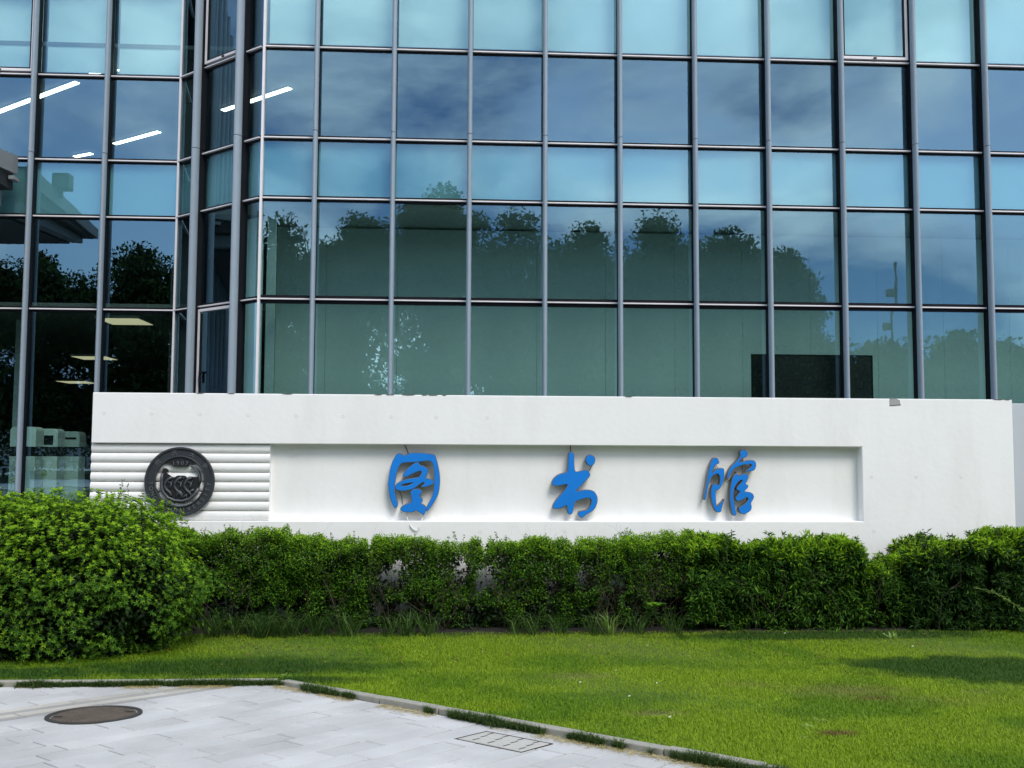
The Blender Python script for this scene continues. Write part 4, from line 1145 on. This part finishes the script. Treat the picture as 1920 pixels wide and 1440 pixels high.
# pale arching frond
m_ = MB(); fp = [(6.25, 11.72, 0.60), (6.42, 11.6, 0.57), (6.60, 11.52, 0.46), (6.76, 11.46, 0.33), (6.88, 11.42, 0.22)]
m_.tube(fp, [.005, .004, .003, .003, .002], 4); obj('frond_stem', m_, M['twig'], hg)
P, D = [], []
for q in range(130):
    s = random.random() * 3.99; i = int(s); f = s - i
    a, b = Vector(fp[i]), Vector(fp[i + 1]); P.append(tuple(a + (b - a) * f)); dd = (b - a).normalized(); D.append(tuple(dd * .8 + Vector((random.gauss(0, .4), random.gauss(0, .4), random.gauss(.2, .5)))))
link('frond_leaf', leaf_mesh('frond_leaf', np.array(P), np.array(D), rand_dirs(130) + np.array([0, -.5, .8]), 0.05, 0.012, M['leaf_pale'], root_loc(hg)), hg, kind='stuff')
# broad-leaved seedling growing out of the hedge foot, right of centre
def weed(x, y, k, ln, wd, m, label, z=0.03, upr=0.5, name='broadleaf_weed', cat='weed', group='weeds in the lawn'):
    w = thing(name, label, cat, (x, y, G(y) + z), group)
    P = np.array([[x + random.gauss(0, .02), y + random.gauss(0, .02), G(y) + z] for _ in range(k)])
    D = np.array([[math.cos(a), math.sin(a), upr * random.uniform(.5, 1.5)] for a in (random.uniform(0, 6.28) for _ in range(k))])
    N_ = np.array([[0, -.3, 1.0]] * k) + rng.normal(size=(k, 3)) * .2
    link('weed_leaf', leaf_mesh('weed_leaf', P, D, N_, ln * rng.uniform(.7, 1.1, k), wd, m, root_loc(w), .15, .25), w, kind='stuff')
weed(-4.55, 9.75, 12, .16, .045, M['leaf_nandina'], 'lush leafy weed by the stone step at the foot of the round bush', upr=1.1)
weed(-3.75, 9.62, 9, .10, .03, M['leaf_nandina'], 'small leafy weed poking out of the grass under the round bush', upr=1.3)
weed(-1.55, 9.35, 10, .09, .022, M['leaf_pale'], 'pale feathery weed in the grass just behind the kerb corner', upr=.6)
weed(2.62, 7.15, 8, .09, .028, M['leaf_pale'], 'pale grey-green weed in the middle of the dry lawn')
weed(2.50, 6.90, 7, .08, .028, M['leaf_pale'], 'pale weed just nearer than the grey-green one in the dry lawn')
weed(2.35, 6.62, 6, .07, .022, M['leaf_pale'], 'small weed at the left of the reddish dead patch')
weed(5.15, 11.5, 12, .13, .03, M['leaf_pale'], 'bright leafy weed at the foot of the hedge dip', upr=.9)
weed(2.45, 12.0, 16, .12, .06, M['leaf_hedge'], 'round-leaved seedling under the bare-stemmed hedge', z=.35, upr=.6)

# --- long grass under the hedge
def blades(name, X, Y, Z, H, W, lean, m, parent=None, az=None, droop=0.5, kind='stuff', off=(0, 0, 0)):
    k = len(X); a = rng.uniform(0, 2 * math.pi, k) if az is None else az
    d = np.stack([np.cos(a), np.sin(a), np.zeros(k)], 1); s_ = np.stack([-np.sin(a), np.cos(a), np.zeros(k)], 1)
    P = np.stack([X, Y, Z], 1) - np.array(off); H = np.asarray(H).reshape(-1, 1); W = np.asarray(W).reshape(-1, 1) * np.ones((k, 1)); lean = np.asarray(lean).reshape(-1, 1) * np.ones((k, 1))
    zz = np.array([0, 0, 1.0])
    p1 = P + d * H * lean * 0.35 + zz * H * 0.55; p2 = P + d * H * lean + zz * H * (1 - droop * np.minimum(lean, 1.5) * 0.72)
    V = np.stack([P - s_ * W / 2, P + s_ * W / 2, p1 + s_ * W * .42, p1 - s_ * W * .42, p2], 1).reshape(-1, 3)
    i = np.arange(k)[:, None] * 5
    F = np.concatenate([i + np.array([[0, 1, 2]]), i + np.array([[0, 2, 3]]), i + np.array([[3, 2, 4]])], 1).reshape(-1, 3)
    return link(name, tri_mesh(name, V, F, m), parent, kind=kind)
k = 1200
cx_ = rng.choice(rng.uniform(-2.9, 2.9, 21), k); X = cx_ + rng.normal(0, .045, k); Y = 11.78 + rng.uniform(0, .4, k)
blades('long_grass', X, Y, Gv(Y) + .03, rng.uniform(.16, .46, k), rng.uniform(.006, .011, k), rng.uniform(.35, 1.5, k), M['blade_long'], az=rng.uniform(-4.2, 1.1, k))
def tuft(x, y, k, h, m, label):
    w = thing('grass_tuft', label, 'grass tuft', (x, y, G(y)), 'long grass tufts at the hedge foot')
    X = x + rng.normal(0, .035, k); Y = y + rng.normal(0, .03, k)
    blades('grass_blade', X, Y, Gv(Y) + .03, h * rng.uniform(.7, 1.1, k), np.full(k, .009), rng.uniform(.25, 1.15, k), m, parent=w, off=root_loc(w))
tuft(1.85, 11.85, 46, .36, M['leaf_pale'], 'pale arching grass tuft below the bare gap, left of the long-leaved shrubs')
tuft(-0.55, 11.85, 60, .40, M['blade_long'], 'dark arching grass tuft under the framed character')
tuft(-2.25, 11.75, 40, .40, M['blade_long'], 'long loose grass tuft at the end of the round bush shade')

# --- lawn grass: every blade real, colour by growth (lush, ordinary, dry) plus set darker patches
def lawn_colour(X, Y):
    P = np.stack([X, Y, np.zeros_like(X)], 1)
    a = vnoise(P, 0.9, 31) * .6 + vnoise(P, 2.7, 32) * .4
    b = vnoise(P, 6.0, 33)
    lush = np.clip((a - 0.42) * 4.5, 0, 1)
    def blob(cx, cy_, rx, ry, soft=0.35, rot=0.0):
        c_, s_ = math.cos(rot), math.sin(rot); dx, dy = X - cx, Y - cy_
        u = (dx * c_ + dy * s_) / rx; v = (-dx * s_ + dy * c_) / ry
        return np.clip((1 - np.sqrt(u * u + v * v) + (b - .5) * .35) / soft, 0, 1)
    dark_patch = np.maximum.reduce([blob(5.6, 9.3, 2.0, 1.0, .25, -.25), blob(7.4, 8.6, 2.2, 1.6, .3), blob(4.4, 11.7, 2.2, .32, .3), blob(-2.2, 9.9, 1.9, .75, .5), blob(-4.2, 9.6, 1.6, .5, .5), blob(-1.4, 9.1, .9, .3, .6)])  # patches of darker, slightly taller grass
    dry = np.maximum.reduce([blob(3.35, 8.35, .75, .45, .9) * .8, blob(1.16, 9.25, .42, .28, .9) * .7, blob(1.52, 7.45, .34, .16, .8), blob(2.6, 8.7, .5, .3, 1) * .5, blob(3.9, 7.9, .9, .4, 1.2) * .45, blob(4.4, 8.25, .3, .12, .8) * .6])
    dead = np.maximum(blob(2.60, 6.72, .20, .10, .5), blob(3.45, 8.0, .22, .12, .8) * .8)
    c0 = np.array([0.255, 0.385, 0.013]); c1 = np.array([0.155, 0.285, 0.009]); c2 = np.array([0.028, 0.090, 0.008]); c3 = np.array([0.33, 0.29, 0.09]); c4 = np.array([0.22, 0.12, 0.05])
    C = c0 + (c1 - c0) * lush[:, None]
    C = C + (c2 - C) * (dark_patch * .9)[:, None]
    C = C + (c3 - C) * (dry * .75)[:, None]
    C = C + (c4 - C) * (dead * .85)[:, None]
    return C * (0.72 + .56 * rng.uniform(size=(len(X), 1))), dark_patch, dry
k = 690000
Y = rng.uniform(5.2, 12.05, k); X = rng.uniform(-1, 1.22, k) * (Y * 0.56) + Y * 0.058
e = np.where(X < -1.55, KY + 0.09, 7.54 - 0.97 * (X - 0.04) + 0.115)
ok = (Y > e) & (rng.uniform(size=k) < np.clip(9.0 / Y, 0.55, 1.0))
ok &= ~(((X - BC[0]) / 1.3) ** 2 + ((Y - 11.2) / .75) ** 2 < 1)
X, Y = X[ok], Y[ok]
C, dark_patch, dry = lawn_colour(X, Y)
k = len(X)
H = rng.uniform(.022, .045, k) * (1 + .35 * dark_patch) * (1 - .4 * dry)
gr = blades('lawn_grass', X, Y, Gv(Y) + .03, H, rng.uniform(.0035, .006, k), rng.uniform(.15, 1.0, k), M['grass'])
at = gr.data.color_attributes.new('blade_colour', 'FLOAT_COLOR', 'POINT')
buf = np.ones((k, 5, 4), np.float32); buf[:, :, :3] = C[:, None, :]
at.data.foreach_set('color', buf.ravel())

# fringe of rough grass against the kerb, dry clippings beside it
k = 30000
tt = rng.uniform(0, 1, k); tot = 4.6 / (4.6 + 5.6)
X = np.where(tt < tot, -6.2 + tt / tot * 4.62, -1.56 + (tt - tot) / (1 - tot) * 4.4)
base = np.where(X < -1.56, KY, 7.54 - 0.97 * (X - 0.04))
cl = vnoise(np.stack([X, base, 0 * X], 1), 3.3, 40) * .5 + vnoise(np.stack([X, base, 0 * X], 1), 9, 41) * .5
ok = cl > np.where(X < -1.56, 0.30, 0.43)
X, base, cl = X[ok], base[ok], cl[ok]; k = len(X)
Y = base - np.abs(rng.normal(0, .035, k)) * (0.5 + cl) - .004
blades('kerb_grass', X, Y, Gv(Y) + .008, rng.uniform(.035, .085, k) * (0.5 + cl), rng.uniform(.003, .006, k), rng.uniform(.2, 1.2, k), M['blade_fringe'])
k = 13000
X = rng.uniform(-6.2, 2.6, k); base = np.where(X < -1.56, KY, 7.54 - 0.97 * (X - 0.04))
Y = base - .05 - np.abs(rng.normal(0, .075, k)); cl = vnoise(np.stack([X, Y, 0 * X], 1), 4, 44)
ok = (cl > .40); X, Y = X[ok], Y[ok]; k = len(X)
a = rng.uniform(0, 6.28, k); D = np.stack([np.cos(a), np.sin(a), np.full(k, -.05)], 1)
me = leaf_mesh('dry_clippings', np.stack([X, Y, Gv(Y) + .018 + rng.uniform(0, .006, k)], 1), D, np.array([[0, 0, 1.0]]) + rng.normal(size=(k, 3)) * .2, rng.uniform(.02, .05, k), .004, M['dry'], (0, 0, 0), .1, .02)
link('dry_clippings', me, kind='stuff')
# white flower heads / litter specks in the lawn
m_ = MB()
for _ in range(9):
    y = random.uniform(7, 11.8); x = random.uniform(1.0, 0.5 * y); 
    m_.obox((x, y, G(y) + .065), (random.uniform(.005, .010), 0, .003), (0, random.uniform(.005, .009), 0), (0, 0, .003))
M['petal'] = pmat('petal', (0.7, 0.7, 0.55), 0.7)
obj('clover_flowers', m_, M['petal'], kind='stuff')

# ------------------------------------------------------------------ small street things
# manhole
mx, my, mr = -2.715, 7.79, 0.335
mh = thing('manhole_cover', 'round rusty brown manhole cover set in the pale paving', 'manhole cover', (mx, my, G(my)))
NN = 48; slope = lambda x, y, h: (x, y, 0.7 - PB * y + h)
def disc(rings, m, name, parent, **kw):
    m_ = MB()
    for r_, h in rings:
        for q in range(NN):
            a = 2 * math.pi * q / NN; m_.v.append(slope(mx + r_ * math.cos(a), my + r_ * math.sin(a), h))
    for i in range(len(rings) - 1):
        for q in range(NN):
            q2 = (q + 1) % NN; m_.f.append((i * NN + q, i * NN + q2, (i + 1) * NN + q2, (i + 1) * NN + q)); m_.m.append(0)
    if kw.get('cap', False): m_.f.append(tuple((len(rings) - 1) * NN + q for q in range(NN))); m_.m.append(0)
    return obj(name, m_, M[m], parent)
disc([(mr + .01, 0.0), (mr + .008, .0215), (mr - .022, .0235), (mr - .028, .0145)], 'cover_ring', 'cover_frame', mh)
disc([(mr - .034, .0145), (mr - .036, .0165)], 'cover_ring', 'cover_lip', mh)
disc([(mr - .036, .0150), (mr - .04, .0168)], 'cover', 'cover_plate', mh, cap=True)
m_ = MB(); c0 = (mx, my)
for i in range(-11, 12):
    for j in range(-11, 12):
        x, y = mx + i * .028 + (j % 2) * .014, my + j * .028
        if (x - mx) ** 2 + (y - my) ** 2 < (mr - .055) ** 2:
            z = 0.7 - PB * y + .0168; m_.poly([(x - .008, y, z), (x, y - .008, z), (x + .008, y, z), (x, y + .008, z), (x, y, z + .006)], [(0, 1, 4), (1, 2, 4), (2, 3, 4), (3, 0, 4)])
obj('cover_studs', m_, M['cover'], mh, kind='stuff')
m_ = MB()
for a in (20, 200): m_.obox(slope(mx + .25 * math.cos(R(a)), my + .25 * math.sin(R(a)), .0215), (.03, 0, 0), (0, .012, 0), (0, 0, .001))
obj('lifting_hole', m_, M['slot'], mh)
# drain grate: one yellowed slab with slots
gu0, gu1, gv0, gv1 = 4.93, 5.22, 4.16, 4.72
gc = ud * (gu0 + gu1) / 2 + vd * (gv0 + gv1) / 2
dg = thing('drain_cover', 'cream slotted drain cover beside the kerb', 'drain cover', (gc[0], gc[1], G(gc[1])))
def quad(u0, u1, v0, v1, top, th):
    return prim([tuple(ud * u + vd * v) for u, v in ((u0, v0), (u1, v0), (u1, v1), (u0, v1))], top, th)
obj('cover_slab', quad(gu0, gu1, gv0, gv1, .018, .03), M['grate'], dg)
obj('cover_frame', MB().poly(quad(gu0 - .012, gu1 + .03, gv0 - .012, gv1 + .03, .0145, .03).v, quad(0, 1, 0, 1, 0, .1).f), M['slot'], dg)
for r_, uu in enumerate((4.96, 5.06, 5.15)):
    for q in range(4):
        v0 = gv0 + .04 + q * .135 + r_ * .02
        if v0 + .02 > gv1: continue
        obj('slot', quad(uu, uu + .07, v0, v0 + .014, .0186, .002), M['slot'], dg)
# stone steps at the left edge, half under the bush
stp = thing('stone_steps', 'low dark grey stone steps half hidden by the round bush', 'steps', (-5.6, 11, 0))
obj('step_block', MB().box(-7.5, -4.62, 10.45, 10.9, -0.05, 0.17), M['step'], stp, bevel=.01)
obj('step_block', MB().box(-7.5, -4.60, 10.80, 11.4, 0.20, 0.42), M['step'], stp, bevel=.01)
obj('step_block', MB().box(-7.5, -4.85, 11.05, 12.2, 0.42, 0.95), M['step'], stp, bevel=.01)

# ------------------------------------------------------------------ trees opposite, seen mirrored in the glass
def tree(x, y, h, w, label, seed, k=22000, low=0.10, card=0.27):
    r_ = random.Random(seed); g2 = np.random.default_rng(seed); z0 = G(y)
    tr = thing('camphor_tree', label, 'tree', (x, y, z0), 'leafy trees opposite the building')
    m_ = MB(); m_.tube([(x, y, z0 - .1), (x + .1, y, z0 + h * .2), (x + r_.gauss(0, .2), y, z0 + h * .45), (x + r_.gauss(0, .3), y, z0 + h * .8)], [.28, .22, .16, .05], 8)
    lobes = []
    for q in range(30):
        a = r_.uniform(0, 6.28); rr = w / 2 * r_.uniform(.25, .78); zz = z0 + h * r_.uniform(low + .12, .84)
        s = (1 - max(0, (zz - z0) / h - .6) * 1.3)
        lobes.append((x + math.cos(a) * rr * s, y + math.sin(a) * rr * s, zz, w * r_.uniform(.13, .22)))
    lobes.append((x, y, z0 + h * .87, w * .16)); lobes += [(x, y, z0 + h * .77, w * .27), (x + w * .2, y, z0 + h * .68, w * .22), (x - w * .2, y, z0 + h * .68, w * .22)]; lobes += [(x, y, z0 + h * .64, w * .36), (x, y, z0 + h * .45, w * .42), (x, y, z0 + h * .26, w * .40)]
    for lx_, ly, lz, lr in lobes[:9]: m_.tube([(x, y, z0 + h * .25), ((x + lx_) / 2, (y + ly) / 2, (z0 + h * .3 + lz) / 2), (lx_, ly, lz)], [.11, .08, .03], 5)
    obj('trunk', m_, M['bark'], tr)
    Lb = np.array(lobes); ch = g2.choice(len(Lb), k, p=Lb[:, 3] ** 1.6 / np.sum(Lb[:, 3] ** 1.6))
    d = unit(g2.normal(size=(k, 3))); rad = g2.uniform(.35, 1.0, k) ** .5 * (.85 + .4 * vnoise(d * 2 + Lb[ch][:, :3], 1.3, seed))
    P = Lb[ch][:, :3] + d * (rad * Lb[ch][:, 3])[:, None] * np.array([1, 1, .82])
    s = g2.uniform(.6, 1.2, k)
    me = leaf_mesh('crown', P, d * .6 + unit(g2.normal(size=(k, 3))), d + g2.normal(size=(k, 3)) * .5, card * s, card * .5 * s, M['leaf_tree'], root_loc(tr))
    link('crown', me, tr, kind='stuff')
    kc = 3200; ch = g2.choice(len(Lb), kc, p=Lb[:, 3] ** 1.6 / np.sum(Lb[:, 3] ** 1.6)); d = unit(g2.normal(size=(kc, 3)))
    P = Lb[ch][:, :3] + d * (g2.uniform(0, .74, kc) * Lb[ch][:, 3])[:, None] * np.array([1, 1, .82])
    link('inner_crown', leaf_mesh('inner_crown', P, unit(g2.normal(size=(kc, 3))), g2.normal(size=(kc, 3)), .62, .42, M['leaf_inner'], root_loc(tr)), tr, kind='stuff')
TY = -17.6
M['strip_soil'] = pmat('far_lawn', (0.02, 0.04, 0.010), 0.95, var=.4, scale=1.5)
obj('planting_strip', MB().poly([(-60, -26, .70), (60, -26, .70), (60, -9, .70), (-60, -9, .70)], [(0, 1, 2, 3)]), M['strip_soil'], kind='structure')
for q in [(-9.6, TY, 15.6, 8.6, 'broad dark tree mirrored in the glass above the right end of the ribbed panel', 101),
          (-5.6, TY, 15.7, 6.8, 'dark tree mirrored left of the tallest one, above the plain part of the recess', 115),
          (-0.9, TY - 1, 18.2, 7.0, 'tallest dark tree, mirrored above the framed blue character', 102),
          (3.4, TY - 1, 16.4, 8.2, 'dark tree mirrored as the right shoulder of the tallest one', 116),
          (7.1, TY, 15.5, 7.6, 'dark tree mirrored above the crossed character', 103),
          (11.1, TY, 15.9, 7.8, 'dark round-topped tree mirrored right of the crossed character', 104),
          (15.2, TY, 15.0, 7.6, 'dark tree mirrored above the last blue character', 105),
          (18.3, TY, 14.2, 6.0, 'dark tree mirrored with its edge against open sky on the right', 117),
          (-18.3, TY, 14.2, 8.4, 'dark tree mirrored in the left block beside the slanted bay', 106),
          (-23.9, TY, 13.6, 7.6, 'dark tree mirrored under the canopy in the left block', 107),
          (-14.0, TY - 1, 13.8, 7.0, 'dark tree mirrored across the slanted bay', 108),
          (-28.5, TY, 12.6, 6.0, 'dark tree mirrored at the left edge of the glass', 109)]: tree(*q)
tree(28.6, TY, 9.0, 6.6, 'low spreading tree mirrored at the right end above the wall', 110, low=.05, k=9000)
tree(24.0, TY, 7.2, 5.0, 'low bushy tree mirrored beside the lamp mast on the right', 111, low=.05, k=7000)
tree(20.2, TY, 8.8, 6.4, 'low round tree mirrored in front of the black board', 113, low=.05, k=8000)
tree(23.4, TY + 1, 8.0, 5.4, 'small low tree mirrored just right of the black board', 114, low=.05, k=7000)
tree(34.0, TY - 4, 9.0, 7.0, 'low tree mirrored in the last pane on the right', 112, low=.05, k=8000)
# clipped shrubs under those trees, one mass
k = 30000
P = np.stack([rng.uniform(-34, 22, k), rng.uniform(-19.5, -16.5, k), .7 + rng.uniform(0, 1, k) ** .7 * 4.2], 1)
P = P[P[:, 2] < .7 + 2.8 + 2.4 * (vnoise(P * np.array([1, .3, 0]), .35, 60) - .35)]; k = len(P)
link('far_undergrowth', leaf_mesh('far_undergrowth', P, rand_dirs(k), rand_dirs(k) + np.array([0, .6, .6]), .26, .14, M['leaf_tree'], (0, 0, 0)), kind='stuff')
fb = thing('far_building', 'pale low building mirrored between the trees', 'building', (2, -40, .7))
obj('building_body', MB().box(-60, 18, -46, -38, .6, 6.4), M['far_wall'], fb)
for q in range(20): obj('window', MB().box(-55 + q * 3.6, -53.4 + q * 3.6, -38.0, -37.96, 2.2, 4.6), M['screen'], fb)
lp = thing('lamp_mast', 'slim mast with floodlight heads mirrored in the glass on the right', 'mast', (24.3, TY + .6, .7))
obj('mast_pole', MB().tube([(24.3, TY + .6, .7), (24.3, TY + .6, 13.0)], .07, 8), M['pole'], lp)
for z_ in (11.0, 8.9): obj('lamp_head', MB().box(23.75, 24.2, TY + .4, TY + .8, z_, z_ + .5), M['pole'], lp, bevel=.08)

# fallen leaves
k = 170
Y = np.concatenate([rng.uniform(10.2, 11.95, 90), rng.uniform(9.9, 11.5, 80)]); X = rng.uniform(-.5, .5, k) * Y
a = rng.uniform(0, 6.28, k); D = np.stack([np.cos(a), np.sin(a), rng.uniform(-.1, .3, k)], 1)
M['fallen'] = leaf_mat('fallen_leaf', (0.10, 0.05, 0.02), (0.20, 0.12, 0.04), (0.34, 0.26, 0.08), trans=.1)
zl = np.where(Y > np.where(X < -1.55, KY + .1, 7.54 - 0.97 * (X - 0.04) + .12), .06, .022)
link('fallen_leaves', leaf_mesh('fallen_leaves', np.stack([X, Y, Gv(Y) + zl], 1), D, np.array([[0, 0, 1.0]]) + rng.normal(size=(k, 3)) * .3, rng.uniform(.025, .06, k), .02, M['fallen'], (0, 0, 0)), kind='stuff')
